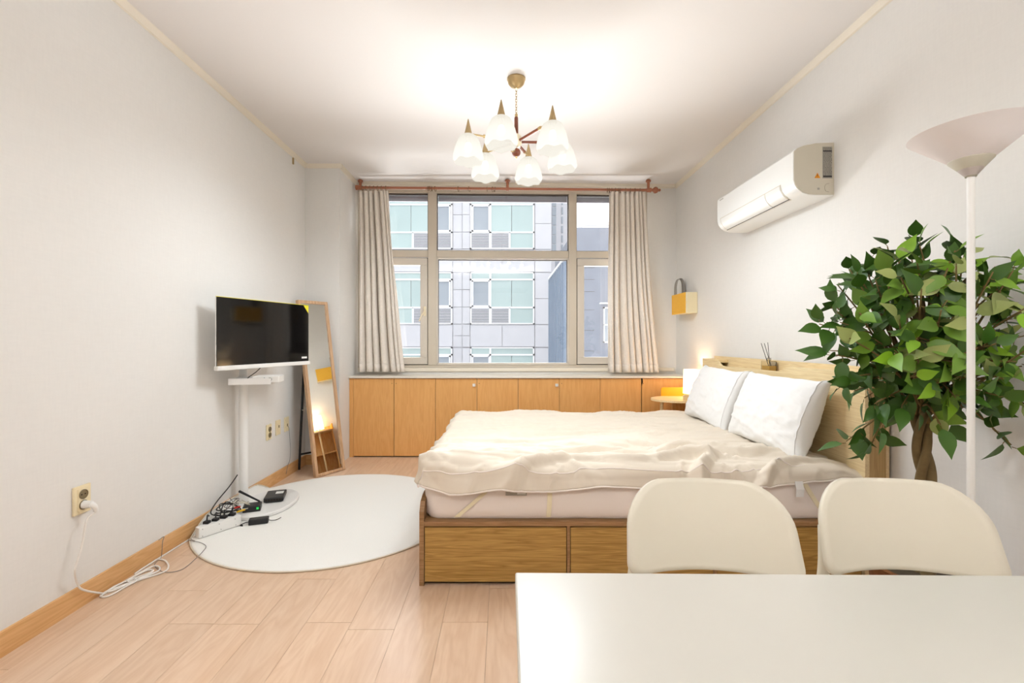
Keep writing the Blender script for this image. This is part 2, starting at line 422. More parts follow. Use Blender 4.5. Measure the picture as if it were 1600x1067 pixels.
bx('baseboard_right', 'base', XR-0.012, XR, YR, 4.47, 0, 0.092, **S)
def crown(poly_axis, *a): pass
b = B(); prism(b, [(XL, H), (XL+0.03, H), (XL+0.026, H-0.008), (XL+0.01, H-0.03), (XL, H-0.034)], YR, YC, 'Y'); mk('trim_1', b, 'trim', **S)
b = B(); prism(b, [(XR, H), (XR-0.03, H), (XR-0.026, H-0.008), (XR-0.01, H-0.03), (XR, H-0.034)], YR, YB+0.1, 'Y'); mk('trim_2', b, 'trim', **S)
b = B(); prism(b, [(YC, H), (YC-0.03, H), (YC-0.026, H-0.008), (YC-0.01, H-0.03), (YC, H-0.034)], XL+0.02, XC+0.03, 'X'); mk('trim_3', b, 'trim', **S)
b = B(); prism(b, [(XC, H), (XC+0.03, H), (XC+0.026, H-0.008), (XC+0.01, H-0.03), (XC, H-0.034)], YC, YB-0.06, 'Y'); mk('trim_4', b, 'trim', **S)

# window wall, slightly turned
XF[0] = BACK
wx0, wx1, wz0, wz1 = -1.493, 1.52, 0.862, 2.727
b = B()
box(b, -1.6, 1.95, YB, YB+0.2, wz1, H); box(b, -1.6, 1.95, YB, YB+0.2, 0, wz0)
box(b, wx1, 1.95, YB, YB+0.2, wz0, wz1); box(b, -1.6, wx0, YB, YB+0.2, wz0, wz1)
mk('wall_back', b, 'wall', **S)
bx('trim_5', 'trim', XC+0.02, XR-0.03, YB-0.05, YB, H-0.03, H, **S)
bx('trim_6', 'trim', -1.49, 1.80, YB-0.022, YB, wz0-0.035, wz0, bev=0.004, **S)
fy0, fy1 = YB+0.01, YB+0.11
win = empty('window_1', (0, YB+0.05, wz0), None, None, kind='structure')
mL0, mL1, mR0, mR1 = -0.773, -0.683, 0.696, 0.777
t0, t1 = 2.012, 2.084
def bar(name, x0, x1, z0, z1, m='frame', y0=None, y1=None):
    return bx(name, m, x0, x1, y0 or fy0, y1 or fy1, z0, z1, win, bev=0.004)
bar('window_frame', wx0, wx1, wz1-0.045, wz1); bar('window_frame', wx0, wx1, wz0, wz0+0.03)
bar('window_frame', wx0, wx0+0.04, wz0+0.03, wz1-0.045); bar('window_frame', wx1-0.04, wx1, wz0+0.03, wz1-0.045)
bar('mullion', mL0, mL1, wz0+0.03, wz1-0.045, y0=fy0-0.008); bar('mullion', mR0, mR1, wz0+0.03, wz1-0.045, y0=fy0-0.008)
for a, c in ((wx0+0.04, mL0), (mL1, mR0), (mR1, wx1-0.04)): bar('transom', a, c, t0, t1)
# glazing beads and seals, upper lights
for a, c in ((wx0+0.04, mL0), (mL1, mR0), (mR1, wx1-0.04)):
    b = B()
    for q in ((a, c, wz1-0.057, wz1-0.045), (a, c, t1, t1+0.008), (a, a+0.008, t1, wz1-0.045), (c-0.008, c, t1, wz1-0.045)):
        box(b, q[0], q[1], fy0+0.03, fy0+0.06, q[2], q[3])
    mk('window_seal', b, 'seal', win)
    bx('pane', 'glass', a+0.004, c-0.004, fy0+0.043, fy0+0.047, t1+0.004, wz1-0.05, win)
    bx('roller_blind', 'blind', a+0.01, c-0.01, fy0+0.07, fy0+0.09, wz1-0.115, wz1-0.055, win)
# lower middle fixed light
a, c = mL1, mR0
b = B()
for q in ((a, c, t0-0.02, t0), (a, c, wz0+0.03, wz0+0.05), (a, a+0.014, wz0+0.03, t0), (c-0.014, c, wz0+0.03, t0)):
    box(b, q[0], q[1], fy0-0.004, fy0+0.06, q[2], q[3])
mk('glazing_bead', b, 'frame2', win)
b = B()
for q in ((a+0.014, c-0.014, t0-0.028, t0-0.02), (a+0.014, a+0.019, wz0+0.05, t0-0.02), (c-0.019, c-0.014, wz0+0.05, t0-0.02)):
    box(b, q[0], q[1], fy0+0.02, fy0+0.05, q[2], q[3])
mk('window_seal', b, 'seal', win)
bx('pane', 'glass', a+0.01, c-0.01, fy0+0.038, fy0+0.042, wz0+0.045, t0-0.015, win)
# two casements
for a, c, hx in ((wx0+0.05, mL0-0.006, 'r'), (mR1+0.006, wx1-0.05, 'l')):
    z0, z1 = wz0+0.038, t0-0.012; sw = 0.072
    b = B()
    box(b, a, c, fy0-0.012, fy0+0.05, z1-sw, z1, 0.004); box(b, a, c, fy0-0.012, fy0+0.05, z0, z0+sw, 0.004)
    box(b, a, a+sw, fy0-0.012, fy0+0.05, z0+sw, z1-sw, 0.004); box(b, c-sw, c, fy0-0.012, fy0+0.05, z0+sw, z1-sw, 0.004)
    sash = mk('sash', b, 'frame2', win)
    b = B()
    for q in ((a-0.008, c+0.006, z1, z1+0.008), (a-0.008, c+0.006, z0-0.008, z0), (a-0.008, a, z0, z1), (c, c+0.006, z0, z1)):
        box(b, q[0], q[1], fy0+0.012, fy0+0.03, q[2], q[3])
    mk('window_seal', b, 'seal', sash)
    bx('pane', 'glass', a+sw-0.005, c-sw+0.005, fy0+0.018, fy0+0.022, z0+sw-0.005, z1-sw+0.005, sash)
    if hx == 'r':
        b = B(); hc = c-0.025; box(b, hc-0.014, hc+0.014, fy0-0.022, fy0-0.012, 1.40, 1.50, 0.004)
        cyl(b, (hc, fy0-0.022, 1.465), (hc, fy0-0.045, 1.465), 0.011)
        tube(b, [(hc, fy0-0.045, 1.465), (hc-0.01, fy0-0.05, 1.43), (hc-0.03, fy0-0.052, 1.40), (hc-0.052, fy0-0.05, 1.345)], 0.007, 8)
        mk('window_handle', b, 'cream', sash, smooth=True)
XF[0] = None

# ------------------------------------------------------------------ outdoors
KY = 18.0; kk = KY/F
fu = lambda u: ((530+u*.35625)-VX)*kk
fv = lambda v: HC-((270+v*.35625)-VY)*kk
bld = empty('apartment_building', (0, KY+4, -9), 'pale stone apartment block with mint glazed windows across the street', 'building')
x0, x1 = fu(-700), fu(930)
bx('wall', 'joint', x0, x1, KY, KY+8, -9, fv(-760), bld)
def fbox(name, m, u0, u1, v0, v1, out, th=0.05, parent=bld):
    return bx(name, m, fu(u0), fu(u1), KY-out, KY-out+th, fv(v1), fv(v0), parent)
def fwindow(u0, flip, dv):
    """280 wide (u), 226 tall (v): top strip, casement and wide pane, louvers below"""
    U = lambda a: (u0+a) if not flip else (u0+280-a)
    def r(a, c): return (min(U(a), U(c)), max(U(a), U(c)))
    b = B()
    def fb(a, c, va, vb, out=0.10):
        p, q = r(a, c); box(b, fu(p), fu(q), KY-out, KY, fv(vb+dv), fv(va+dv))
    fb(0, 280, 437, 442); fb(0, 280, 466, 473); fb(0, 280, 588, 595); fb(0, 280, 659, 664)
    fb(0, 6, 437, 664); fb(274, 280, 437, 664); fb(84, 92, 442, 592)
    fb(82, 94, 592, 660); fb(168, 176, 592, 660)
    fb(8, 14, 473, 588, 0.12); fb(80, 84, 473, 588, 0.12); fb(8, 84, 473, 479, 0.12); fb(8, 84, 582, 588, 0.12)
    w_ = mk('window', b, 'fwin', bld)
    def pane(m, a, c, va, vb):
        p, q = r(a, c); bx('pane', m, fu(p), fu(q), KY-0.06, KY-0.03, fv(vb+dv), fv(va+dv), w_)
    pane('mint', 6, 84, 442, 466); pane('mint', 92, 274, 442, 466)
    pane('greyp', 14, 80, 479, 582); pane('mint', 92, 180, 473, 588); pane('mint', 182, 274, 473, 588); pane('mint', 176, 274, 595, 659)
    for a, c in ((6, 82), (94, 168)):
        pane('louvd', a, c, 595, 659)
        lb = B(); p, q = r(a, c)
        for k in range(9):
            v = 597+k*7; box(lb, fu(p), fu(q), KY-0.09, KY-0.06, fv(v+3.6+dv), fv(v+dv))
        mk('louver', lb, 'louv', w_, kind='stuff')
for dv in (-984, -656, -328, 0, 328, 656):
    fwindow(575, False, dv); fwindow(217, True, dv); fwindow(-70, False, dv)
    for va, vb in ((440, 512), (514, 588), (590, 662), (665, 713), (715, 763)):
        for ua, ub in ((500, 539), (541, 573)):
            fbox('stone_panel', 'stone', ua, ub, va+dv, vb+dv, 0.04 if ub < 540 else 0.07)
    for ua, ub in ((575, 714), (716, 856), (217, 356), (358, 497), (-70, 70), (72, 213)):
        fbox('stone_panel', 'stone', ua, ub, 667+dv, 761+dv, 0.05)
    for va, vb in ((440, 551), (553, 664), (667, 763)):
        fbox('stone_panel', 'stone', 859, 929, va+dv, vb+dv, 0.06)
# farther tower seen past its right end
t2 = empty('white_tower', (4, 30, -9), 'narrow white tower with small blue windows behind the pale block', 'building')
K2 = 27.0; k2 = K2/F
g2 = lambda u: ((530+u*.35625)-VX)*k2
h2 = lambda v: HC-((270+v*.35625)-VY)*k2
bx('wall', 'stone', g2(931), g2(1004), K2, K2+5, -9, h2(60), t2)
for v in range(70, 330, 41):
    bx('window', 'greyp', g2(934), g2(951), K2-0.06, K2, h2(v+36), h2(v), t2)
    bx('window', 'greyp', g2(975), g2(981), K2-0.06, K2, h2(v+30), h2(v), t2)
# clad annexe and the dark neighbour on the right
an = empty('corrugated_annexe', (3, 12, -9), 'annexe with upright blue grey corrugated cladding right of the pale block', 'building')
AX = 1.44
bx('wall', 'corr', AX+0.03, AX+0.17, 10.4, 13.9, -9, 2.98, an)
b = B(); y = 10.4
while y < 13.8:
    box(b, AX-0.03, AX+0.03, y, y+0.17, -6, 2.98); y += 0.34
mk('cladding_rib', b, 'corr', an, kind='stuff')
bx('coping', 'fwin', AX-0.05, AX+0.12, 10.35, 13.9, 2.98, 3.05, an)
dn = empty('grey_building', (5, 10, -9), 'dark grey rendered building with a pipe along its roof edge', 'building')
q0 = 10.0; k3 = q0/F
g3 = lambda u: ((530+u*.35625)-VX)*k3
h3 = lambda v: HC-((270+v*.35625)-VY)*k3
bx('wall', 'dark', AX+0.18, g3(1500), q0, q0+4, -9, h3(240), dn)
for i, v in enumerate((415, 467, 520, 600, 690, 780)):
    bx('joint_groove', 'seal', g3(1060), g3(1120), q0-0.004, q0, h3(v+1.5), h3(v), dn)
b = B(); tube(b, [(g3(1058), q0+0.1, h3(242)), (g3(1064), q0+0.1, h3(228)), (g3(1085), q0+0.1, h3(221)), (g3(1400), q0+0.1, h3(221))], 0.045, 10)
tube(b, [(g3(1075), q0+0.1, h3(238)), (g3(1400), q0+0.1, h3(238))], 0.02, 8, 1)
mk('roof_pipe', b, 'fwin', dn, smooth=True)
b = B()
for q in ((1140, 1300, 570, 576), (1158, 1300, 590, 596), (1158, 1162, 590, 745), (1158, 1300, 740, 746), (1190, 1194, 590, 745), (1158, 1300, 665, 669)):
    box(b, g3(q[0]), g3(q[1]), q0-0.07, q0, h3(q[3]), h3(q[2]))
w_ = mk('window', b, 'fwin', dn)
bx('pane', 'greyp', g3(1160), g3(1298), q0-0.03, q0-0.005, h3(742), h3(592), w_)
bx('street', 'street', -30, 30, YB+0.5, 60, -9.2, -9.0, **S)

# ------------------------------------------------------------------ window cabinet run
YF = 4.475
kc = YF/F
cab = empty('window_counter', (0, 4.6, 0.775), None, None)
b = B(); box(b, XC+0.0, XR-0.0, YF-0.02, YB+0.02, 0.777, 0.797, 0.004)
bpy.data.objects.remove(cab)
mk('countertop', b, 'slab', label='white stone worktop running below the window across the cabinets', cat='countertop')
xs = [((u/2.807+530)-VX)*kc for u in (62, 240, 422, 604, 785, 966, 1145, 1325, 1507)]
words = ['plain maple cabinet farthest left under the window, beside the mirror', 'plain maple cabinet second from left, between mirror and bed foot',
 'maple cabinet with a white knob behind the bed foot corner', 'plain maple cabinet between the two cabinets with knobs',
 'maple cabinet with white knob under the middle of the window', 'plain maple cabinet just right of the right knobbed cabinet',
 'plain maple cabinet left of the one with the dark finger notch', 'maple cabinet with dark notch behind the round nightstand, farthest right']
for i in range(8):
    a, c = xs[i], xs[i+1]
    r_ = empty('cabinet', ((a+c)/2, 4.6, 0), words[i], 'cabinet', 'maple cabinets under the window')
    b = B(); 
    box(b, a+0.001, c-0.001, YF+0.02, YB-0.06, 0, 0.775)
    mk('body', b, 'gap', r_)
    gp_ = 0.004 if i in (1, 7) else 0.0018
    b = B()
    if i == 7:
        prism(b, [(a+0.016, 0.772), (c-0.002, 0.772), (c-0.002, 0.012), (a+0.006, 0.012), (a+0.006, 0.70), (a+0.018, 0.735)], YF, YF+0.018, 'Y')
    else: box(b, a+gp_, c-0.0018, YF, YF+0.018, 0.012, 0.772)
    d = mk('door', b, 'cab', r_)
    if i in (2, 4):
        kx = c-0.028; b = B(); box(b, kx-0.014, kx+0.014, YF-0.022, YF, 0.695, 0.723, 0.003); mk('knob', b, 'white', d)
    if i in (0, 1, 3, 5, 7):
        b = B(); kx = (c-0.02) if i == 0 else (a+0.022)
        lathe(b, [(0, -0.0012), (0.0035, -0.0012), (0.0035, 0)], (kx, YF, 0.725), 8, 'Y'); mk('screw_hole', b, 'gap', d)
for a, c, l in ((XC, xs[0]-0.002, 'narrow maple filler strip left of the cabinet row'), (xs[8]+0.002, XR, 'narrow maple filler strip right of the cabinet row')):
    bx('filler_panel', 'cab', a+0.002, c, YF+0.004, YF+0.024, 0, 0.775, label=l, cat='panel')

# ------------------------------------------------------------------ curtain rod, curtains
YRD = 4.60
rod = empty('curtain_rod', (0, YRD, 2.66), 'brown wooden curtain rod with ball finial above the window', 'curtain rod')
zr = lambda px: HC-((293+(px-560)*0.0088)-VY)*YRD/F
xr = lambda px: (px-VX)*YRD/F
b = B(); cyl(b, (xr(560), YRD, zr(560)), (xr(1022), YRD, zr(1022)), 0.0135); mk('pole', b, 'copper', rod, smooth=True)
b = B(); lathe(b, [(0, 0), (0.022, 0), (0.024, 0.012), (0.012, 0.022), (0.014, 0.03), (0.031, 0.05), (0.033, 0.062), (0.026, 0.078), (0.012, 0.086), (0.015, 0.098), (0.01, 0.11), (0, 0.113)], (xr(1015), YRD, zr(1020)), 20, 'X')
mk('finial', b, 'copper', rod, smooth=True)
b = B(); lathe(b, [(0, 0), (0.024, 0), (0.024, 0.03), (0, 0.03)], (xr(556), YRD, zr(560)), 20, 'X'); mk('end_cap', b, 'copper', rod, smooth=True)
for px in (563, 793, 1013):
    b = B(); x = xr(px); z = zr(px)
    lathe(b, [(0, 0), (0.026, 0), (0.026, 0.014), (0.016, 0.02), (0.016, 0.022), (0, 0.022)], (x, YRD, H-0.022), 16)
    cyl(b, (x, YRD, H-0.02), (x, YRD, z+0.012), 0.015, 0.013)
    lathe(b, [(0.0145, -0.014), (0.022, -0.014), (0.022, 0.014), (0.0145, 0.014)], (x, YRD, z), 16, 'X')
    mk('bracket', b, 'copper', rod, smooth=True)
def ring(px, tilt=0.0):
    b = B(); x = xr(px); z = zr(px)-0.006
    tube(b, [(x+tilt*math.cos(a)*0.02, YRD+0.022*math.cos(a), z+0.023*math.sin(a)) for a in [2*PI*k/16 for k in range(16)]], 0.0028, 6, 1, True)
    mk('curtain_ring', b, 'bronze', rod, smooth=True)
for px, t in ((669, .2), (672, .5), (675, .1), (680, .4), (716, .3), (733, .5), (761, 0), (770, .5), (773, -.3), (949, .1), (952, .4), (956, .2), (962, .5), (966, .2), (969, .4), (978, .6), (985, .2), (992, .1), (1000, .3)): ring(px, t)
for px in (566, 572, 578, 584, 590, 596, 603): ring(px, 0.1)

def curtain(label, tops, bots, ztop, zbot, amp, seed, folds):
    c = empty('curtain', ((bots[0]+bots[1])/2, YRD, zbot), label, 'curtain', 'linen curtains of the window')
    rr = random.Random(seed)
    ph = [0]; 
    for k in range(folds): ph.append(ph[-1]+rr.uniform(0.4, 1.7))
    ph = [p/ph[-1] for p in ph]
    am = [rr.uniform(0.55, 1.2) for _ in range(folds+1)]
    def phase(u):
        for i in range(folds):
            if u <= ph[i+1]: return i+(u-ph[i])/(ph[i+1]-ph[i]), am[i]
        return folds, am[-1]
    def fn(u, v):          # v 0 top .. 1 bottom
        z = ztop+(zbot-ztop)*v
        q = v**0.75 if bots[1]-tops[1] else v
        xa = tops[0]+(bots[0]-tops[0])*v; xb = tops[1]+(bots[1]-tops[1])*(v**1.15)
        uu = u+0.012*math.sin(6*v+seed)
        p, m = phase(min(1, max(0, uu)))
        A = amp*(0.55+0.45*v)*m
        s = math.sin(2*PI*p)
        y = YRD+A*math.copysign(abs(s)**0.8, s)+0.006*noise.noise(Vector((u*5, v*3, seed)))
        x = xa+(xb-xa)*u+0.010*math.cos(2*PI*p)*(0.5+v*0.5)+0.01*noise.noise(Vector((u*4+9, v*2, seed)))*v
        return Vector((x, y, z))
    b = B(); grid(b, folds*18, 40, fn); mk('curtain_panel', b, 'curtain', c, smooth='all', solid=0.004)
    def hem(u, v): p = fn(u, 1-v*0.045); p.y -= 0.0035; return p
    b = B(); grid(b, folds*18, 2, hem); mk('hem', b, 'curtain', c, smooth='all', solid=0.003)
    return c
curtain('grey beige linen curtain hanging at the left of the window', (xr(560), xr(606)), (xr(560), xr(631)), 2.655, 0.832, 0.045, 3, 7)
curtain('grey beige linen curtain hanging at the right of the window', (xr(951), xr(1007)), (xr(949), xr(1027)), 2.645, 0.828, 0.045, 11, 8)

# ------------------------------------------------------------------ chandelier
cx, cy = 0.086, 2.825
ch = empty('chandelier', (cx, cy, H), 'brass and red wood chandelier with six lit frosted glass shades', 'chandelier')
b = B(); lathe(b, [(0, 0), (0.056, 0), (0.058, -0.006), (0.054, -0.012), (0.050, -0.03), (0.036, -0.046), (0.016, -0.054), (0.008, -0.062), (0, -0.063)], (cx, cy, H), 32)
mk('canopy', b, 'brass', ch, smooth=True)
b = B(); z = H-0.062
for i in range(10):
    zc = z-0.008-i*0.0166
    R = Matrix.Rotation(PI/2*(i % 2)+0.4, 3, 'Z')
    P = [Vector((cx, cy, zc))+R @ Vector((0.0062*math.cos(a), 0, 0.011*math.sin(a))) for a in [2*PI*k/10 for k in range(10)]]
    tube(b, P, 0.0017, 6, 1, True)
mk('chain', b, 'brass', ch, smooth=True)
b = B(); lathe(b, [(0, 2.552), (0.008, 2.55), (0.009, 2.535), (0.012, 2.53), (0.013, 2.43), (0.011, 2.42), (0, 2.42)], (cx, cy, 0), 16); mk('stem', b, 'walnut', ch, smooth=True)
b = B(); lathe(b, [(0, 2.552), (0.0095, 2.552), (0.0095, 2.532), (0, 2.532)], (cx, cy, 0), 16); mk('stem_collar', b, 'brass', ch, smooth=True)
b = B(); lathe(b, [(0, 2.425), (0.022, 2.425), (0.034, 2.41), (0.034, 2.37), (0.026, 2.35), (0.012, 2.345), (0, 2.345)], (cx, cy, 0), 24); mk('hub', b, 'cream', ch, smooth=True)
b = B(); lathe(b, [(0.027*math.sin(a), 2.315+0.027*math.cos(a)) for a in [PI*k/14 for k in range(15)]], (cx, cy, 0), 24); mk('ball_finial', b, 'walnut', ch, smooth='all')
b = B(); lathe(b, [(0, 2.292), (0.008, 2.29), (0.006, 2.28), (0, 2.276)], (cx, cy, 0), 12); mk('finial_tip', b, 'brass', ch, smooth=True)
b = B(); cyl(b, (cx-0.01, cy-0.02, 2.32), (cx-0.03, cy-0.045, 2.305), 0.007); mk('pull_switch', b, 'brassd', ch, smooth=True)
shade_prof = [(0.024, 0.165), (0.040, 0.160), (0.055, 0.148), (0.067, 0.125), (0.078, 0.095), (0.087, 0.062), (0.0925, 0.034), (0.0925, 0.02), (0.088, 0.006), (0.084, 0.0)]
Rb = 0.300
for k in range(6):
    a = math.radians(12+60*k); ux, uy = math.cos(a), math.sin(a); sx, sy = cx+Rb*ux, cy+Rb*uy
    P = lambda r, z: (cx+r*ux, cy+r*uy, z)
    b = B(); cyl(b, P(0.03, 2.382), P(0.205, 2.397), 0.0085, 0.0085, 10); arm = mk('arm', b, 'walnut', ch, smooth=True)
    b = B(); cyl(b, P(0.198, 2.3965), P(Rb, 2.404), 0.0055, 0.0055, 10); cyl(b, P(0.19, 2.396), P(0.208, 2.3975), 0.0105, 0.0105, 12); mk('arm_tip', b, 'brass', arm, smooth=True)
    b = B()
    rings = []; seg = 36
    for (r, zz) in shade_prof:
        rings.append([b.verts.new((sx+r*(1+(0.018*math.cos(6*th) if zz < 0.03 else 0))*math.cos(th), sy+r*(1+(0.018*math.cos(6*th) if zz < 0.03 else 0))*math.sin(th), 2.232+zz+(0.006*math.cos(6*th) if zz < 0.01 else 0))) for th in [2*PI*q/seg for q in range(seg)]])
    for r1, r2 in zip(rings, rings[1:]):
        for q in range(seg): b.faces.new((r1[q], r1[(q+1) % seg], r2[(q+1) % seg], r2[q]))
    sh = mk('glass_shade', b, 'shade', ch, smooth='all')
    b = B(); lathe(b, [(0, 2.495), (0.003, 2.49), (0.010, 2.46), (0.017, 2.43), (0.0235, 2.402), (0.025, 2.394), (0.022, 2.390), (0, 2.390)], (sx, sy, 0), 20); mk('cone_cap', b, 'brassd', sh, smooth=True)
    b = B(); cyl(b, (sx, sy, 2.385), (sx, sy, 2.345), 0.014, 0.014, 12); mk('bulb_socket', b, 'white', sh, smooth=True)
    b = B(); lathe(b, [(0, 2.35), (0.013, 2.347), (0.015, 2.342), (0.021, 2.325), (0.022, 2.31), (0.016, 2.296), (0, 2.290)], (sx, sy, 0), 16); mk('bulb', b, 'bulb', sh, smooth='all')
    l = bpy.data.lights.new('chandelier_bulb_light', 'POINT'); l.energy = CH_POWER; l.color = (0.84, 0.93, 1.0); l.shadow_soft_size = 0.02
    o = bpy.data.objects.new('chandelier_bulb_light', l); C.objects.link(o); o.location = (sx, sy, 2.250)

# ------------------------------------------------------------------ air conditioner
acx = XR; ay0, ay1 = 2.505, 3.39
def acprof(off=0.0):
    pts = [(0, 2.24), (-0.10, 2.236), (-0.17, 2.222), (-0.205, 2.208), (-0.222, 2.190), (-0.223, 2.10), (-0.222, 2.035), (-0.214, 2.005), (-0.198, 1.982), (-0.172, 1.963), (-0.14, 1.953), (-0.10, 1.949), (0, 1.949)]
    return pts
ac = empty('air_conditioner', (acx, ay0, 1.949), 'white wall mounted air conditioner high on the right wall', 'air conditioner')
b = B(); prism(b, [(acx+p[0], p[1]) for p in acprof()], ay0+0.003, ay1, 'Y')
mk('body', b, 'ac', ac, smooth=True)
b = B(); prism(b, [(acx+p[0]*0.985, 2.095+(p[1]-2.095)*0.985) for p in acprof()], ay0-0.001, ay0+0.01, 'Y'); mk('end_panel', b, 'acs', ac)
prof = spline([(-0.2228, 0, 2.045), (-0.219, 0, 2.018), (-0.206, 0, 1.992), (-0.185, 0, 1.970), (-0.16, 0, 1.9585)], 4)
def strip(y0, y1, off, name, mat, i0=0, i1=None):
    b = B(); pp = prof[i0:i1]
    cxx = Vector((-0.12, 0, 2.07))
    o_ = [p+(p-cxx).normalized()*off for p in pp]; n_ = [p-(p-cxx).normalized()*0.004 for p in pp]
    prism(b, [(acx+p.x, p.z) for p in o_]+[(acx+p.x, p.z) for p in n_[::-1]], y0, y1, 'Y'); return mk(name, b, mat, ac, smooth=True)
strip(2.62, 3.345, 0.0012, 'flap_gap', 'acs')
strip(2.78, 3.335, 0.0035, 'air_flap', 'ac', 1, -1); strip(2.628, 2.772, 0.003, 'display_cover', 'white', 1, -1)
b = B(); box(b, acx-0.175, acx-0.172, 2.62, 3.345, 1.9575, 1.9620); mk('flap_shadow_gap', b, 'ink', ac)
ye = ay0-0.001
lb = bx('rating_label', 'aclabel', acx-0.064, acx-0.010, ye-0.001, ye, 2.04, 2.215, ac)
b = B(); random.seed(3)
for i in range(24):
    z = 2.210-i*0.0068; x = acx-0.061
    while x < acx-0.016:
        wd = random.uniform(0.003, 0.012); box(b, x, min(x+wd, acx-0.013), ye-0.0015, ye-0.001, z-0.0030, z-0.0008); x += wd+0.002
box(b, acx-0.061, acx-0.013, ye-0.0016, ye-0.001, 2.186, 2.193); box(b, acx-0.061, acx-0.013, ye-0.0016, ye-0.001, 2.046, 2.055)
mk('label_print', b, 'ink', lb, kind='stuff')
b = B(); prism(b, [(acx-0.108, 2.042), (acx-0.076, 2.042), (acx-0.092, 2.071)], ye-0.0012, ye, 'Y'); wt = mk('warning_triangle', b, 'orange', ac)
b = B(); prism(b, [(acx-0.094, 2.062), (acx-0.090, 2.062), (acx-0.091, 2.052), (acx-0.093, 2.052)], ye-0.0016, ye-0.001, 'Y'); box(b, acx-0.0932, acx-0.0908, ye-0.0016, ye-0.001, 2.047, 2.0495); mk('warning_mark', b, 'ink', wt)
bx('end_notch', 'aclabel', acx-0.092, acx-0.080, ye-0.0012, ye, 1.978, 1.989, ac)
b = B(); tube(b, [(acx-0.028, ye, 2.012), (acx-0.045, ye, 2.008), (acx-0.052, ye, 1.99), (acx-0.045, ye, 1.97), (acx-0.028, ye, 1.966)], 0.0008, 5); mk('pipe_knockout', b, 'sock', ac)
bx('maker_mark', 'aclabel', acx-0.2236, acx-0.2228, 3.30, 3.355, 2.176, 2.182, ac)

# ------------------------------------------------------------------ TV and its stand
A_ = Vector((-1.714, 2.72, 0)); Bp = Vector((-1.470, 3.449, 0)); mid = (A_+Bp)/2
ang = math.atan2(Bp.y-A_.y, Bp.x-A_.x)
TVM = Matrix.Translation((mid.x, mid.y, 0)) @ Matrix.Rotation(ang, 4, 'Z')     # local x along the screen, -y faces the bed
tvw = (Bp-A_).length/2
XF[0] = TVM
tv = empty('television', (0, 0, 0.975), 'black flat television with a white bezel on the white floor stand', 'television')
b = B(); box(b, -tvw+0.002, tvw-0.002, 0.0, 0.009, 0.985, 1.412, 0.003); box(b, -0.24, 0.24, 0.009, 0.045, 0.99, 1.28, 0.012); mk('housing', b, 'white', tv)
bx('bezel', 'white', -tvw, tvw, -0.018, 0.016, 0.966, 0.994, tv, bev=0.005)
bx('screen', 'screen', -tvw+0.004, tvw-0.004, -0.004, 0.0, 0.992, 1.411, tv)
bx('energy_label', 'white', tvw-0.075, tvw-0.022, -0.0055, -0.004, 1.014, 1.028, tv)
b = B(); prism(b, [(tvw-0.055, 1.409), (tvw-0.006, 1.409), (tvw-0.006, 1.352)], -0.0055, -0.004, 'Y'); st_ = mk('corner_sticker', b, 'ysticker', tv)
bx('protective_film_edge', 'ysticker', -tvw, tvw, -0.003, 0.001, 1.4115, 1.4145, tv)
XF[0] = None
sx, sy = -1.752, 3.08
st = empty('tv_stand', (sx, sy, 0.012), 'white metal television floor stand on the round rug', 'tv stand')
b = B(); lathe(b, [(0, 0.012), (0.97, 0.012), (1.0, 0.016), (1.0, 0.032), (0.97, 0.037), (0, 0.037)], (-1.625, 3.14, 0), 64, sx=0.185, sy=0.275); mk('base_plate', b, 'whitem', st, smooth=True)
b = B(); cyl(b, (sx, sy, 0.037), (sx, sy, 0.74), 0.029, 0.029, 24); cyl(b, (sx, sy, 0.74), (sx, sy, 1.25), 0.0265, 0.0265, 24); mk('pole', b, 'whitem', st, smooth=True)
XF[0] = TVM
l0 = TVM.inverted() @ Vector((sx, sy, 0))
b = B(); box(b, l0.x-0.04, l0.x+0.04, 0.052, l0.y-0.01, 1.13, 1.21, 0.004); box(b, -0.1, 0.1, 0.046, 0.056, 1.08, 1.26, 0.003); mk('screen_mount', b, 'whitem', st, noxf=False)
XF[0] = None
# small tray on the pole
TR = Matrix.Translation((-1.715, 3.0, 0)) @ Matrix.Rotation(math.radians(12), 4, 'Z')
XF[0] = TR
b = B(); box(b, -0.05, 0.20, -0.10, 0.06, 0.865, 0.872); box(b, -0.05, 0.20, -0.10, -0.096, 0.872, 0.905); box(b, -0.05, 0.20, 0.056, 0.06, 0.872, 0.905); box(b, -0.05, -0.046, -0.096, 0.056, 0.872, 0.905)
mk('tray', b, 'whitem', st)
stb = empty('set_top_box', (0.15, 0, 0.873), 'small white set top box in the tray of the tv stand', 'set top box')
bx('case', 'white', 0.085, 0.245, -0.085, 0.045, 0.8735, 0.917, stb, bev=0.005)
b = B(); tube(b, [(0.19+0.012*math.cos(a), -0.0856, 0.896+0.010*math.sin(a)) for a in [2*PI*k/10 for k in range(10)]], 0.0012, 5, 1, True); mk('round_mark', b, 'ink', stb)
bx('blue_mark', 'corr', 0.155, 0.16, -0.0865, -0.085, 0.885, 0.908, stb)
XF[0] = None
b = B(); tube(b, [(-1.60, 3.02, 0.972), (-1.625, 3.0, 0.94), (-1.66, 2.97, 0.905), (-1.665, 2.97, 0.885)], 0.0028, 6); mk('video_cable', b, 'blackc', label='short black cable hanging from the television to the tray', cat='cable')

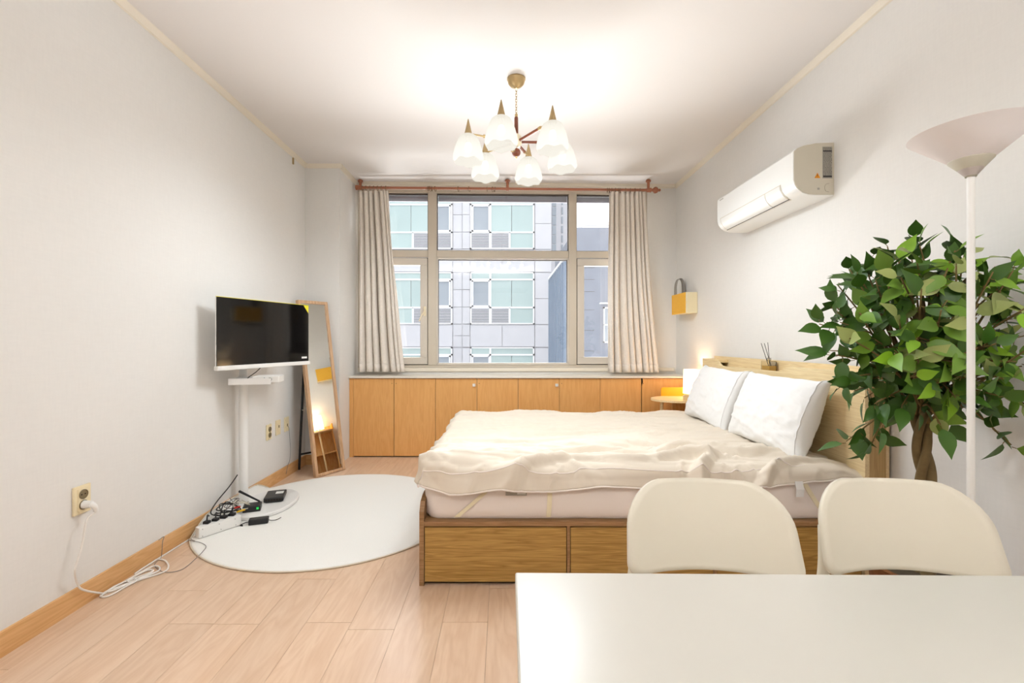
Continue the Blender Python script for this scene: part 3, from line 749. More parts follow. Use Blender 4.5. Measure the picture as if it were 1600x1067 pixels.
# ------------------------------------------------------------------ mirror
d0 = Vector((-1.551, 3.79, 0)); d1 = Vector((-1.393, 4.045, 0)); mw = (d1-d0).length
ang = math.atan2(d1.y-d0.y, d1.x-d0.x); mh = 1.50/math.cos(math.atan(0.25/1.50))
MM = Matrix.Translation(d0) @ Matrix.Rotation(ang, 4, 'Z') @ Matrix.Rotation(-math.atan(0.25/1.50), 4, 'X')
XF[0] = MM        # local x along width, z up the frame, -y out of the glass
mi = empty('standing_mirror', (mw/2, 0, 0), 'tall beech framed mirror leaning back on a black easel leg', 'mirror')
fw, fd = 0.026, 0.034
b = B(); box(b, 0, fw, 0.0, fd, 0.004, mh, 0.002); mk('side_rail', b, 'mframe', mi)
b = B(); box(b, mw-fw, mw, 0.0, fd, 0.004, mh, 0.002); mk('side_rail', b, 'mframe', mi)
b = B(); box(b, fw, mw-fw, 0.0, fd, mh-fw, mh, 0.002); mk('top_rail', b, 'mframe', mi)
b = B(); box(b, fw, mw-fw, 0.0, fd, 0.004, fw, 0.002); mk('bottom_rail', b, 'mframe', mi)
bx('mirror_glass', 'mirror', fw-0.003, mw-fw+0.003, 0.010, 0.014, fw-0.003, mh-fw+0.003, mi)
bx('back_board', 'black', fw-0.003, mw-fw+0.003, 0.016, 0.022, fw-0.003, mh-fw+0.003, mi)
XF[0] = None
ft = Vector((-1.787, 4.0, 0.014))
b = B(); hp = MM @ Vector((0.03, fd+0.006, 1.0)); cyl(b, hp, ft, 0.011, 0.011, 8); mk('easel_leg', b, 'blackm', mi)
ft2 = Vector((-1.60, 4.185, 0.014)); hp2 = MM @ Vector((mw-0.03, fd+0.006, 1.0))
b = B(); cyl(b, hp2, ft2, 0.011, 0.011, 8); mk('easel_leg', b, 'blackm', mi)
b = B(); q = hp.lerp(ft, 0.86); q2 = hp2.lerp(ft2, 0.86); cyl(b, q, q2, 0.008, 0.008, 8); mk('crossbar', b, 'blackm', mi)
b = B(); q = hp.lerp(ft, 0.45); m_ = MM @ Vector((0.01, fd, 0.62)); cyl(b, q+Vector((-0.02, 0, 0.006)), q+Vector((0.02, -0.01, -0.004)), 0.003); cyl(b, q+Vector((0.02, -0.01, -0.004)), m_, 0.003); mk('hinge_stay', b, 'acs', mi)

# ------------------------------------------------------------------ rug
rc = (-1.115, 3.064); rr_ = 0.82
def rugz(x):  return 0.0 if x > XL+0.05 else 0.0
def rugpt(r, th, z):
    x, y = rc[0]+r*math.cos(th), rc[1]+r*math.sin(th)
    xw = XL+0.03
    if x < xw: z += min(0.085, (xw-x)*0.95); x = max(xw-(xw-x)*0.12, XL+0.016)
    return (x, y, z)
rg = empty('round_rug', (rc[0], rc[1], 0), 'round off-white pile rug on the wooden floor beside the bed', 'rug')
b = B(); seg = 120; R = [0, 0.3, 0.6, 0.7, 0.76, 0.80, 0.812, 0.815]; Z = [0.011]*5+[0.0108, 0.009, 0.001]
rings = [[b.verts.new(rugpt(r, 2*PI*k/seg, z)) for k in range(seg)] if r else [b.verts.new(rugpt(0, 0, z))] for r, z in zip(R, Z)]
for a, c in zip(rings, rings[1:]):
    for k in range(seg):
        if len(a) == 1: b.faces.new((a[0], c[k], c[(k+1) % seg]))
        else: b.faces.new((a[k], c[k], c[(k+1) % seg], a[(k+1) % seg]))
mk('pile', b, 'rug', rg, smooth='all')
b = B(); tube(b, [rugpt(0.817, 2*PI*k/seg, 0.005) for k in range(seg)], 0.0042, 6, 1, True); mk('binding', b, 'rugedge', rg, smooth='all')

# ------------------------------------------------------------------ bed
by0, by1 = 2.13, 3.86; bx0, bx1 = -0.389, 1.812
bed = empty('storage_bed', (0.7, 3.0, 0), 'oak veneer storage bed with drawers and a deep headboard', 'bed')
b = B(); prism(b, [(by0, 0), (by1, 0), (by1, 0.40), (by0+0.09, 0.40), (by0+0.03, 0.385), (by0, 0.345)], bx0, bx0+0.022, 'X'); mk('footboard', b, 'rail', bed)
bx('top_rail', 'rail', bx0+0.022, 1.70, by0, by1, 0.278, 0.300, bed, bev=0.002)
bx('carcass', 'gap', bx0+0.022, 1.70, by0+0.02, by1, 0.01, 0.278, bed)
dx = [(-0.366, 0.302), (0.318, 0.990), (1.004, 1.685)]
for a, c in dx: bx('drawer', 'oak', a+0.002, c-0.002, by0+0.002, by0+0.022, 0.018, 0.272, bed, bev=0.0015)
for a, c in ((0.302, 0.318), (0.990, 1.004)): bx('divider', 'rail', a+0.001, c-0.001, by0+0.001, by0+0.03, 0.0, 0.278, bed)
bx('plinth', 'gap', bx0+0.022, 1.70, by0+0.03, by1, 0.0, 0.018, bed)
hx = 1.698
top = 0.992
poly = [(by0, 0.0), (by0, top-0.004), (2.70, top), (2.725, top-0.003), (2.75, top-0.02), (2.775, 0.962), (2.80, 0.958)]
poly += [(3.50, 0.950), (3.54, 0.953), (3.57, 0.965), (3.595, top-0.01), (3.62, top), (by1, top+0.004), (by1, 0.0)]
b = B(); prism(b, poly, hx, hx+0.020, 'X'); hb = mk('headboard_front', b, 'oaky', bed)
bx('headboard_back', 'oaky', bx1-0.016, bx1, by0+0.001, by1, 0.0, top+0.026, bed)
bx('headboard_end', 'oakz', hx+0.020, bx1-0.016, by0, by0+0.018, 0.0, top-0.004, bed)
bx('headboard_end', 'oakz', hx+0.020, bx1-0.016, by1-0.018, by1, 0.0, top+0.004, bed)
bx('headboard_top', 'oaky', hx+0.020, bx1-0.016, by0+0.018, 2.70, top-0.02, top-0.003, bed)
bx('headboard_top', 'oaky', hx+0.020, bx1-0.016, 3.62, by1-0.018, top-0.02, top+0.003, bed)
bx('headboard_shelf', 'oaky', hx+0.020, bx1-0.016, 2.70, 3.62, 0.915, 0.930, bed)
# mattress
mt = empty('mattress', (0.66, 2.95, 0.30), 'thick mattress in a pale pink cover on the oak bed', 'mattress')
def mat_fn(u, v):
    pass
b = B(); my0, my1, mx0, mx1 = 2.168, 3.80, -0.362, 1.672
n = 90
prf = [(0.0, 0.302), (-0.012, 0.318), (-0.016, 0.36), (-0.016, 0.44), (-0.010, 0.475), (0.02, 0.50)]
def outl(off):
    pts = []; o = rrect(mx1-mx0+2*off, my1-my0+2*off, 0.07, 8)
    res = []
    for i in range(len(o)):
        p, q = Vector(o[i]), Vector(o[(i+1) % len(o)]); m_ = max(1, int((q-p).length/0.05))
        for k in range(m_): res.append(p.lerp(q, k/m_))
    return res
rings = []
nn = len(outl(0))
for off, z in prf:
    o = outl(0); r_ = []
    for i, p in enumerate(o):
        px_, py_ = p.x, p.y
        nrm = Vector((px_, py_))
        ex = max(abs(px_)-(mx1-mx0)/2+0.07, 0)*(1 if px_ > 0 else -1); ey = max(abs(py_)-(my1-my0)/2+0.07, 0)*(1 if py_ > 0 else -1)
        N_ = Vector((ex, ey)); N_ = N_.normalized() if N_.length > 0 else Vector((0, 0))
        wr = 0.003*noise.noise(Vector((px_*9+z*14, py_*9, z*6)))+0.0035*max(0, noise.noise(Vector((px_*6+z*26, py_*4, 3))))
        q_ = p-N_*off+N_*wr
        r_.append(b.verts.new(((mx0+mx1)/2+q_.x, (my0+my1)/2+q_.y, z)))
    rings.append(r_)
for a, c in zip(rings, rings[1:]):
    for k in range(nn): b.faces.new((a[k], a[(k+1) % nn], c[(k+1) % nn], c[k]))
b.faces.new(rings[0][::-1]); b.faces.new(rings[-1])
mk('mattress_core', b, 'sheet', mt, smooth=True)
def flat_strap(pts, wd, name, mat, parent, dirw=(1, 0, 0)):
    b = B(); w_ = Vector(dirw)*wd/2; V = [(b.verts.new(Vector(p)-w_), b.verts.new(Vector(p)+w_)) for p in pts]
    for a, c in zip(V, V[1:]): b.faces.new((a[0], a[1], c[1], c[0]))
    return mk(name, b, mat, parent, solid=0.002)
ys = my0-0.0215
flat_strap([(-0.04, ys, 0.47), (-0.14, ys-0.001, 0.38), (-0.215, ys+0.003, 0.315)], 0.026, 'elastic_band', 'band', mt)
flat_strap([(0.225, ys, 0.47), (0.222, ys-0.001, 0.38), (0.218, ys+0.003, 0.315)], 0.022, 'elastic_band', 'band', mt)
flat_strap([(1.41, ys, 0.50), (1.47, ys-0.001, 0.40), (1.53, ys+0.003, 0.315)], 0.024, 'elastic_band', 'band', mt)
bx('care_label', 'aclabel', 0.015, 0.115, ys-0.003, ys-0.0005, 0.418, 0.444, mt)
bx('care_label', 'white', 0.070, 0.110, ys-0.004, ys-0.003, 0.424, 0.438, mt)
# duvet
ZT = 0.548
def drop(s, r, flare):
    """s>0 : distance past the rim; returns (out, down)"""
    if s <= 0: return 0.0, 0.0
    L = r*PI/2
    if s < L: return r*math.sin(s/r), r*(1-math.cos(s/r))
    return r+(s-L)*flare, r+(s-L)*0.93
def ridged(p):
    return 1-abs(noise.noise(p))*2
def duvet(u, v):
    ax = -0.165+u*(2.235)          # along the bed, 0 at the foot rim
    xf = -0.325
    hem = 0.132+0.022*math.sin(u*9+1)+0.014*noise.noise(Vector((u*7, 2, 1)))
    hem *= 1.0-0.50*max(0, min(1, (u-0.62)/0.35))
    hem += 0.02*math.exp(-((u-0.32)/0.07)**2)
    ay = -hem+v*(1.55+hem+0.16)    # across the bed, 0 at the near rim
    yn, yf = 2.195, 3.73
    ox, dxz = drop(-ax, 0.055, 0.35); oy, dyz = drop(-ay, 0.05, 0.30)
    x = xf+max(ax, 0)-ox if ax < 0 else xf+ax
    y = yn+ay if ay >= 0 else yn-oy
    of, dfz = drop(ay-(yf-yn), 0.06, 0.1)
    if ay > yf-yn: y = yf+of
    D = max(dxz, dyz, dfz)+0.25*min(dxz, dyz)
    # puff
    z = ZT-D
    P = Vector((x, y, 0))
    wx = x+0.25*noise.noise(Vector((x*2.1, y*2.1, 5))); wy = y+0.10*noise.noise(Vector((x*2.3, y*2.3, 9)))
    f = 0.0
    f += 0.020*noise.noise(Vector((wx*1.6, wy*4.0, 1)))
    near = math.exp(-max(0, (y-2.15))/0.40)
    f += (0.030+0.040*near)*max(0, ridged(Vector((wx*1.3, wy*6.5-wx*0.9, 3)))-0.60)*1.6
    far = 0.45+0.55*near
    f += 0.018*far*max(0, ridged(Vector((wx*2.0, wy*9.0+wx*1.5, 7)))-0.6)*1.8
    f += 0.012*far*max(0, ridged(Vector((wx*6+wy*4, wy*15-wx*4, 12)))-0.72)*2.2
    f += 0.0016*noise.noise(Vector((wx*26, wy*30, 2)))
    for (cy0, sl, xa, xb, hh, sg) in ((2.24, 0.03, 0.15, 1.15, 0.016, 0.014), (2.30, -0.05, 0.45, 1.35, 0.020, 0.018), (2.42, -0.09, 0.30, 1.20, 0.014, 0.016), (2.36, 0.10, 0.75, 1.50, 0.018, 0.017),
            (2.27, 0.16, -0.30, 0.15, 0.018, 0.018), (2.52, -0.12, 0.55, 1.40, 0.012, 0.016), (2.60, 0.08, -0.20, 0.45, 0.009, 0.014), (2.75, -0.05, 0.65, 1.25, 0.009, 0.014), (2.95, 0.10, -0.05, 0.60, 0.007, 0.013)):
        q = wy-(cy0+sl*(x-xa)); e = min(1, max(0, (x-xa)*6))*min(1, max(0, (xb-x)*6))
        if e > 0 and abs(q) < 0.09: f += hh*e*(math.exp(-(q/sg)**2)-0.45*math.exp(-((q-1.9*sg)/sg)**2))
    # long crease from the foot corner toward the middle (as photographed)
    cr = y-(2.33-0.14*(x+0.3)-0.03*math.sin(3*x)); f += 0.020*math.exp(-(cr/0.035)**2)*max(0, min(1, (x+0.35)*4))*max(0, 1-abs(x-0.25)/0.75)
    cr = y-(2.27+0.10*math.sin(1.4*x+0.3)); f += 0.016*math.exp(-(cr/0.03)**2)*max(0, min(1, (x-0.35)*3))
    fl_ = 1.0 if x < 1.30 else max(0.35, 1-(x-1.30)*2.0)
    if D > 0.02:
        k = min(1, (D-0.02)/0.05)
        out = 0.5*f+0.010*noise.noise(Vector((x*11, y*11, z*7)))*k+0.008*math.sin(x*17+4*noise.noise(Vector((x*2, 0, 0))))*k
        if dyz >= dxz and ay < 0: y -= out
        elif ax < 0: x -= out
        z += f*fl_*(1-0.6*k)
    else: z += f*fl_
    if x > 1.60: z -= (x-1.60)*0.25
    # foot-near corner sags outwards
    cs = max(0, 0.08-ax)*max(0, 0.10-ay)
    x += 0.1*cs; z += 1.3*cs
    return Vector((x, y, z))
dv = empty('duvet', (0.65, 2.95, 0.50), 'rumpled cream cotton duvet spread over the mattress', 'duvet')
b = B(); grid(b, 300, 230, duvet); mk('duvet_cover', b, 'duvet', dv, smooth='all', solid=0.010)
b = B(); P = []
for i in range(301):
    p = duvet(i/300, 0.0); P.append(p+Vector((0, -0.004, -0.002)))
tube(b, P, 0.0045, 6, 0); 
P = [duvet(i/300, 0.045)+Vector((0, -0.0055, 0.001)) for i in range(301)]
tube(b, P, 0.0028, 6, 0)
mk('piping', b, 'sheet', dv, smooth='all')
P = duvet(0.80, 0.0)
flat_strap([(1.375, 2.112, 0.495), (1.378, 2.104, 0.46), (1.376, 2.106, 0.425)], 0.036, 'fabric_tab', 'pillow', dv)
# pillows
def pillow(label, cyy, tilt, seed, yaw=0.0, cxx=1.545, wdt=0.70, hgt=0.44, cz=0.745):
    pw = empty('pillow', (cxx-0.05, cyy, cz-hgt/2*math.cos(tilt)), label, 'pillow', 'white pillows leaning on the headboard')
    M = Matrix.Translation((cxx, cyy, cz)) @ Matrix.Rotation(yaw, 4, 'Z') @ Matrix.Rotation(tilt, 4, 'Y')
    def fn(side):
        def g(u, v):
            a, c = u*2-1, v*2-1
            e = max(0, (1-a*a))*max(0, (1-c*c))
            th = 0.088*e**0.36
            pinch = 1-0.07*(1-abs(c)**3)*abs(a)**6      # waist of sides
            pin2 = 1-0.09*(1-abs(a)**3)*abs(c)**6
            y = a*wdt/2*pinch; z = c*hgt/2*pin2
            wr = 0.012*max(0, ridged(Vector((a*2.3+c*1.2+seed, c*3.1-a, side*3+seed)))-0.6)*1.8
            wr += 0.007*max(0, ridged(Vector((a*6-c*3, c*6+a*4+seed, side*5)))-0.68)*2
            edge = min(1, e*3)
            wr += 0.010*noise.noise(Vector((a*5+seed, c*5, side)))*(1-edge)
            x = side*(th+wr*edge**0.5)
            z -= 0.012*a*a*0
            return M @ Vector((x, y, z+0.01*noise.noise(Vector((a*3, seed, 0)))))
        return g
    b = B(); grid(b, 56, 40, fn(-1)); grid(b, 56, 40, fn(1))
    bmesh.ops.remove_doubles(b, verts=b.verts[:], dist=0.004)
    mk('pillow_case', b, 'pillow', pw, smooth='all')
    b = B(); P = [Vector(v) for v in ()]
    for i in range(41): P.append(fn(-1)(0.035, i/40)+Vector((-0.002, 0, 0)))
    tube(b, P, 0.0025, 5, 0); mk('case_seam', b, 'pillow', pw, smooth='all')
    return pw
pillow('white pillow standing nearer the plant end of the headboard', 2.60, math.radians(20), 2.0, 0.02)
pillow('white pillow at the nightstand end of the headboard, behind the other', 3.32, math.radians(22), 7.5, -0.03)

# ------------------------------------------------------------------ diffuser in the headboard slot
df = empty('reed_diffuser', (1.757, 3.0, 0.930), 'square glass reed diffuser with black sticks in the headboard slot', 'diffuser')
b = B(); box(b, 1.729, 1.785, 2.955, 3.045, 0.9305, 1.014, 0.006); mk('bottle', b, 'bottle', df)
bx('scented_oil', 'scent', 1.734, 1.780, 2.960, 3.040, 0.935, 0.982, df)
b = B(); cyl(b, (1.757, 3.0, 1.014), (1.757, 3.0, 1.034), 0.012); mk('bottle_neck', b, 'bottle', df, smooth=True)
for p, q in (((1.768, 3.0, 0.940), (1.706, 3.0, 1.130)), ((1.772, 3.01, 0.940), (1.744, 2.99, 1.135)), ((1.775, 2.985, 0.940), (1.738, 3.02, 1.13))):
    b = B(); cyl(b, p, q, 0.0018, 0.0018, 6); mk('reed', b, 'reed', df)

# ------------------------------------------------------------------ nightstand with lamp
ns = empty('nightstand', (1.58, 4.12, 0), 'small plywood nightstand with a round top between bed and cabinets', 'nightstand')
nz = 0.605
o = []
for k in range(25):
    a = PI/2+PI*k/24; o.append((1.60+0.25*math.cos(a), 4.12+0.19*math.sin(a)))
o += [(1.80, 3.93), (1.80, 4.31)]
b = B(); prism(b, o, nz, nz+0.018, 'Z'); mk('tabletop', b, 'ntop', ns)
b = B(); cyl(b, (1.44, 4.10, 0), (1.435, 4.10, nz), 0.011, 0.015, 16); mk('leg', b, 'ntop', ns, smooth=True)
bx('back_panel', 'nwood', 1.795, 1.811, 3.935, 4.305, 0.0, 0.70, ns, bev=0.003)
bx('shelf', 'nwood', 1.56, 1.795, 3.95, 4.29, 0.285, 0.300, ns, bev=0.002)
bx('bottom_shelf', 'nwood', 1.56, 1.795, 3.95, 4.29, 0.02, 0.035, ns, bev=0.002)
bx('side_panel', 'nwood', 1.60, 1.795, 4.29, 4.305, 0.0, 0.605, ns, bev=0.002)
b = B(); prism(b, [(1.50, nz+0.018), (1.795, nz+0.018), (1.795, 0.705), (1.515, 0.705), (1.50, 0.692)], 4.295, 4.309, 'Y'); mk('tray_rim', b, 'holder', ns)
b = B(); prism(b, [(1.575, nz+0.018), (1.70, nz+0.018), (1.70, 0.675), (1.585, 0.675), (1.575, 0.665)], 3.965, 3.977, 'Y'); mk('tray_rim', b, 'ntop', ns)
bl = empty('bedside_lamp', (1.72, 4.12, nz+0.018), 'small lit lamp with white drum shade on the nightstand', 'lamp')
b = B(); lathe(b, [(0, 0.6235), (0.045, 0.6235), (0.045, 0.633), (0.008, 0.640), (0.008, 0.80), (0, 0.80)], (1.722, 4.12, 0), 20); mk('lamp_base', b, 'white', bl, smooth=True)
b = B(); lathe(b, [(0.082, 0.668), (0.075, 0.885)], (1.722, 4.12, 0), 32); mk('lamp_shade', b, 'bedlamp', bl, smooth='all', solid=0.002)
l = bpy.data.lights.new('bedside_bulb_light', 'POINT'); l.energy = 3.0; l.color = (1.0, 0.80, 0.55); l.shadow_soft_size = 0.03
o = bpy.data.objects.new('bedside_bulb_light', l); C.objects.link(o); o.location = (1.722, 4.12, 0.80)

# ------------------------------------------------------------------ yellow wall box
wb = empty('wall_storage_box', (1.77, 4.42, 1.40), 'yellow stitched leather box hanging on the right wall near the corner', 'wall box')
b = B(); box(b, 1.708, 1.713, 4.25, 4.59, 1.405, 1.60, 0.002); mk('front_panel', b, 'yellow', wb)
b = B(); box(b, 1.713, 1.823, 4.25, 4.256, 1.405, 1.60, 0.003); mk('side_panel', b, 'creamp', wb)
b = B(); box(b, 1.713, 1.823, 4.584, 4.59, 1.405, 1.60, 0.003); mk('side_panel', b, 'creamp', wb)
b = B(); box(b, 1.713, 1.823, 4.256, 4.584, 1.405, 1.410); box(b, 1.817, 1.823, 4.256, 4.584, 1.41, 1.60); mk('inner_shell', b, 'creamp', wb)
b = B()
for i in range(14):
    if 6 <= i <= 7: continue
    z = 1.418+i*0.013; box(b, 1.716, 1.724, 4.2485, 4.251, z, z+0.006)
mk('stitching', b, 'white', wb, kind='stuff')
b = B(); P = [(1.735, 1.61), (1.732, 1.70), (1.742, 1.755), (1.762, 1.775), (1.785, 1.765), (1.795, 1.72), (1.797, 1.61)]
P = [(1.728, 4.53, 1.50), (1.724, 4.53, 1.66), (1.736, 4.53, 1.735), (1.762, 4.53, 1.762), (1.79, 4.53, 1.74), (1.80, 4.53, 1.66), (1.80, 4.53, 1.50)]
P = spline(P, 5); V = [(b.verts.new(p+Vector((0, -0.03, 0))), b.verts.new(p+Vector((0, 0.03, 0)))) for p in P]
for a, c in zip(V, V[1:]): b.faces.new((a[0], a[1], c[1], c[0]))
mk('fabric_strap', b, 'felt', wb, smooth='all', solid=0.004)

# ------------------------------------------------------------------ floor lamp
fx, fyy = 1.287, 1.25
lp = empty('floor_lamp', (fx, fyy, 0), 'white torchiere floor lamp with a wide cone shade before the plant', 'floor lamp')
b = B(); lathe(b, [(0, 0), (0.115, 0), (0.118, 0.008), (0.11, 0.02), (0.02, 0.028), (0.012, 0.04), (0, 0.04)], (fx, fyy, 0), 40); mk('lamp_base', b, 'whitem', lp, smooth=True)
b = B(); cyl(b, (fx, fyy, 0.03), (fx, fyy, 1.600), 0.0088, 0.0088, 20); mk('pole', b, 'whitem', lp, smooth=True)
b = B(); lathe(b, [(0.0115, 1.598), (0.013, 1.604), (0.030, 1.624), (0.0465, 1.643), (0.047, 1.645)], (fx, fyy, 0), 40); mk('socket_cone', b, 'torchd', lp, smooth='all', solid=0.001)
b = B(); lathe(b, [(0.012, 1.600), (0.045, 1.6435), (0.128, 1.717), (0.134, 1.722)], (fx, fyy, 0), 64); mk('lamp_shade', b, 'torch', lp, smooth='all')
b = B(); lathe(b, [(0, 1.61), (0.014, 1.615), (0.026, 1.65), (0.024, 1.675), (0, 1.69)], (fx, fyy, 0), 16); mk('bulb', b, 'white', lp, smooth='all')

# ------------------------------------------------------------------ artificial ficus
px_, py_ = 1.575, 1.70
pl = empty('ficus_tree', (px_, py_, 0), 'artificial ficus tree with braided trunk and dense green leaves', 'plant')
b = B(); lathe(b, [(0, 0), (0.125, 0), (0.155, 0.16), (0.165, 0.29), (0.172, 0.30), (0.160, 0.305), (0.152, 0.27), (0, 0.27)], (px_, py_, 0), 40); mk('planter', b, 'basket', pl, smooth=True)
b = B(); lathe(b, [(0, 0.285), (0.15, 0.276), (0.15, 0.268), (0, 0.268)], (px_, py_, 0), 30); mk('moss', b, 'soil', pl)
for k in range(3):
    b = B(); P = []
    for i in range(26):
        t = i/25; z = 0.27+t*0.66; a = 2*PI*k/3+t*2*PI*1.5
        r = 0.020*(1-0.2*t)+(0.05*max(0, t-0.8)); P.append((px_+r*math.cos(a)+0.012*math.sin(t*5), py_+r*math.sin(a), z))
    tube(b, P, 0.0, 10, 3, radii=(0.021, 0.012)); mk('trunk', b, 'bark', pl, smooth='all')
# crown
cc = Vector((1.52, 1.66, 1.185))
rnd = random.Random(21)
def leafmesh(variant, mat):
    b = B(); L, Wd = 0.088*(1+0.12*(variant-1)), 0.050
    n = 7; mids, ls, rs = [], [], []
    for i in range(n+1):
        t = i/n; w_ = Wd/2*(math.sin(PI*min(1, t**0.72))**0.85 if 0 < t < 1 else 0)
        w_ *= 1-0.55*max(0, (t-0.5)/0.5)**1.4
        z = -0.35*L*t*t*(0.4+0.3*variant)*0.6
        mids.append(b.verts.new((0, L*t, z-0.0)))
        if 0 < i < n:
            ls.append(b.verts.new((-w_, L*t, z+0.22*w_))); rs.append(b.verts.new((w_, L*t, z+0.22*w_)))
    for side, sgn in ((ls, 1), (rs, -1)):
        f = lambda *v: b.faces.new(v if sgn > 0 else v[::-1])
        f(mids[0], mids[1], side[0])
        for i in range(len(side)-1): f(mids[i+1], mids[i+2], side[i+1], side[i])
        f(mids[n-1], mids[n], side[-1])
    me = bpy.data.meshes.new('leaf'); bmesh.ops.recalc_face_normals(b, faces=b.faces[:]); b.to_mesh(me); b.free(); me.materials.append(mat)
    me.polygons.foreach_set('use_smooth', [True]*len(me.polygons)); return me
LM = [[leafmesh(v, m) for v in range(3)] for m in LEAFM]
base = Matrix.Translation((px_, py_, 0))
leaves = []; twig = B()
start = Vector((px_, py_, 0.86))
def okp(p):
    return p.x < XR-0.03 and not (abs(p.x-fx) < 0.045 and p.y < 1.40) and p.y > 1.36
attempts = 0
tips = []
while len(tips) < 118 and attempts < 5000:
    attempts += 1
    th = rnd.uniform(0, 2*PI); cz = rnd.uniform(-1, 1); s = math.sqrt(1-cz*cz)
    rad = rnd.uniform(0.82, 1.0) if rnd.random() < 0.8 else rnd.uniform(0.45, 0.8)
    d = Vector((s*math.cos(th), s*math.sin(th), cz))
    if d.y > 0.55: continue
    p = cc+Vector((d.x*0.325*rad, d.y*0.30*rad, d.z*0.355*rad))
    if p.z < 0.90 and rnd.random() < 0.45: continue
    if not okp(p) or p.x > XR-0.06: continue
    if any((p-q).length < 0.058 for q in tips): continue
    tips.append(p)
tips += [Vector((1.17, 1.68, 1.21)), Vector((1.22, 1.70, 1.28)), Vector((1.36, 1.80, 0.75)), Vector((1.42, 1.76, 0.73)), Vector((1.70, 1.52, 0.80)), Vector((1.76, 1.50, 0.92))]
for ti, p in enumerate(tips):
    st0 = start+Vector((rnd.uniform(-.02, .02), rnd.uniform(-.02, .02), rnd.uniform(-0.02, 0.14)))
    m1 = st0.lerp(p, 0.5)+Vector((rnd.uniform(-.03, .03), rnd.uniform(-.03, .03), 0.05))
    if p.z < 0.95: m1.z = max(m1.z, p.z+0.05)
    tube(twig, [st0, m1, p], 0, 5, 4, radii=(0.006, 0.002))
    axis = (p-m1).normalized(); nl = 6
    for j in range(nl):
        q = p-axis*0.022*j+Vector((rnd.uniform(-.008, .008),)*3)
        rv = Vector((rnd.gauss(0, 1), rnd.gauss(0, 1), rnd.gauss(0, 1))).normalized()
        dirv = (axis*(1.0 if j == 0 else 0.5)+rv*0.85+Vector((0, -0.25, -0.28))).normalized()
        # face normal: mostly outward and up, toward the open room
        nv = ((q-cc).normalized()*0.8+Vector((-0.1, -0.5, 0.45))+0.35*Vector((rnd.gauss(0, 1), rnd.gauss(0, 1), rnd.gauss(0, 1)))).normalized()
        xv = dirv.cross(nv)
        if xv.length < 0.15: continue
        xv.normalize(); nv = xv.cross(dirv).normalized()
        q2 = q+dirv*0.012; tip = q2+dirv*0.095
        if not okp(tip) or not okp(q2): continue
        sc_ = rnd.uniform(0.72, 1.12)
        M = Matrix((xv, dirv, nv)).transposed().to_4x4(); M.translation = q2
        M = M @ Matrix.Scale(sc_, 4)
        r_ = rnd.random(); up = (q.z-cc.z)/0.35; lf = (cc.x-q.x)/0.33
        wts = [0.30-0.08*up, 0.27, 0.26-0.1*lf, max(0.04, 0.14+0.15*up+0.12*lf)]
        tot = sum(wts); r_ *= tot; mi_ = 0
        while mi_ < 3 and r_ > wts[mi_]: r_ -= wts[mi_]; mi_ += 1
        vis = -(q.y-cc.y)+rnd.uniform(0, 0.02)
        leaves.append((vis, M, mi_, rnd.randrange(3)))
        tube(twig, [q, q2], 0.0013, 4, 0)
mk('branches', twig, 'twig', pl, smooth='all', kind='stuff')
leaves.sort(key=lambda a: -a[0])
inv = base.inverted()
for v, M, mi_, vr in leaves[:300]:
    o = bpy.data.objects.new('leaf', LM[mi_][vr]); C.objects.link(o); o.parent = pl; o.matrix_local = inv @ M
# the rest joined per green
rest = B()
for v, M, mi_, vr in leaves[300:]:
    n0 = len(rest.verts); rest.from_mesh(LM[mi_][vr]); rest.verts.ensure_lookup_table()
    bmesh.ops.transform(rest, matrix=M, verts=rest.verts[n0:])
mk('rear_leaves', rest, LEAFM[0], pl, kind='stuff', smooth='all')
print('LEAVES', len(leaves), 'tips', len(tips))

# ------------------------------------------------------------------ chairs
def make_chair(label):
    c = empty('dining_chair', (0, 0, 0), label, 'chair', 'cream chairs behind the white table')
    W2, hz = 0.378, 0.192
    o = [(x*(1+0.05*(-y/hz)), y+0.012*(1-(2*x/W2)**2)*(1 if y > 0 else 0.9)) for x, y in rrect(W2, hz, (0.085, 0.085, 0.034, 0.034), 8)]
    # finer straight edges
    oo = []
    for i in range(len(o)):
        p, q = Vector(o[i]), Vector(o[(i+1) % len(o)]); m_ = max(1, int((q-p).length/0.02))
        for k in range(m_): oo.append(p.lerp(q, k/m_)[:])
    def fn(x, y):
        return Vector((x, 0.0+0.06*(y/hz)-1.5*x*x, 0.703+y))
    b = B(); sheet(b, oo, fn, 10); mk('backrest', b, 'chair', c, smooth='all', solid=0.010)
    o2 = rrect(0.40, 0.40, (0.07, 0.07, 0.10, 0.10), 8)
    b = B(); sheet(b, o2, lambda x, y: Vector((x, -0.235+y, 0.450-0.02*(1-(x/0.2)**2)-0.01*(1-(y/0.2)**2)+0.02*max(0, y/0.2)**3)), 8); mk('seat', b, 'chair', c, smooth='all', solid=0.014)
    for s in (-1, 1):
        b = B(); tube(b, [(s*0.215, 0.06, 0), (s*0.195, 0.0, 0.43), (s*0.176, -0.035, 0.58), (s*0.160, -0.012, 0.70)], 0.0125, 12, 6); mk('leg', b, 'chair', c, smooth='all')
        b = B(); tube(b, [(s*0.205, -0.44, 0), (s*0.175, -0.40, 0.435)], 0.0125, 12, 2); mk('leg', b, 'chair', c, smooth='all')
        b = B(); tube(b, [(s*0.175, -0.40, 0.425), (s*0.195, -0.0, 0.425)], 0.010, 10, 2); mk('seat_rail', b, 'chair', c, smooth='all')
    return c
ch1 = make_chair('cream plastic chair at the table, left one, before the bed drawers')
ch2 = copy_tree(ch1); ch2['label'] = 'cream plastic chair at the table, right one, before the plant'
ch1.location = (0.487, 1.10, 0); ch1.rotation_euler = (0, 0, -0.09)
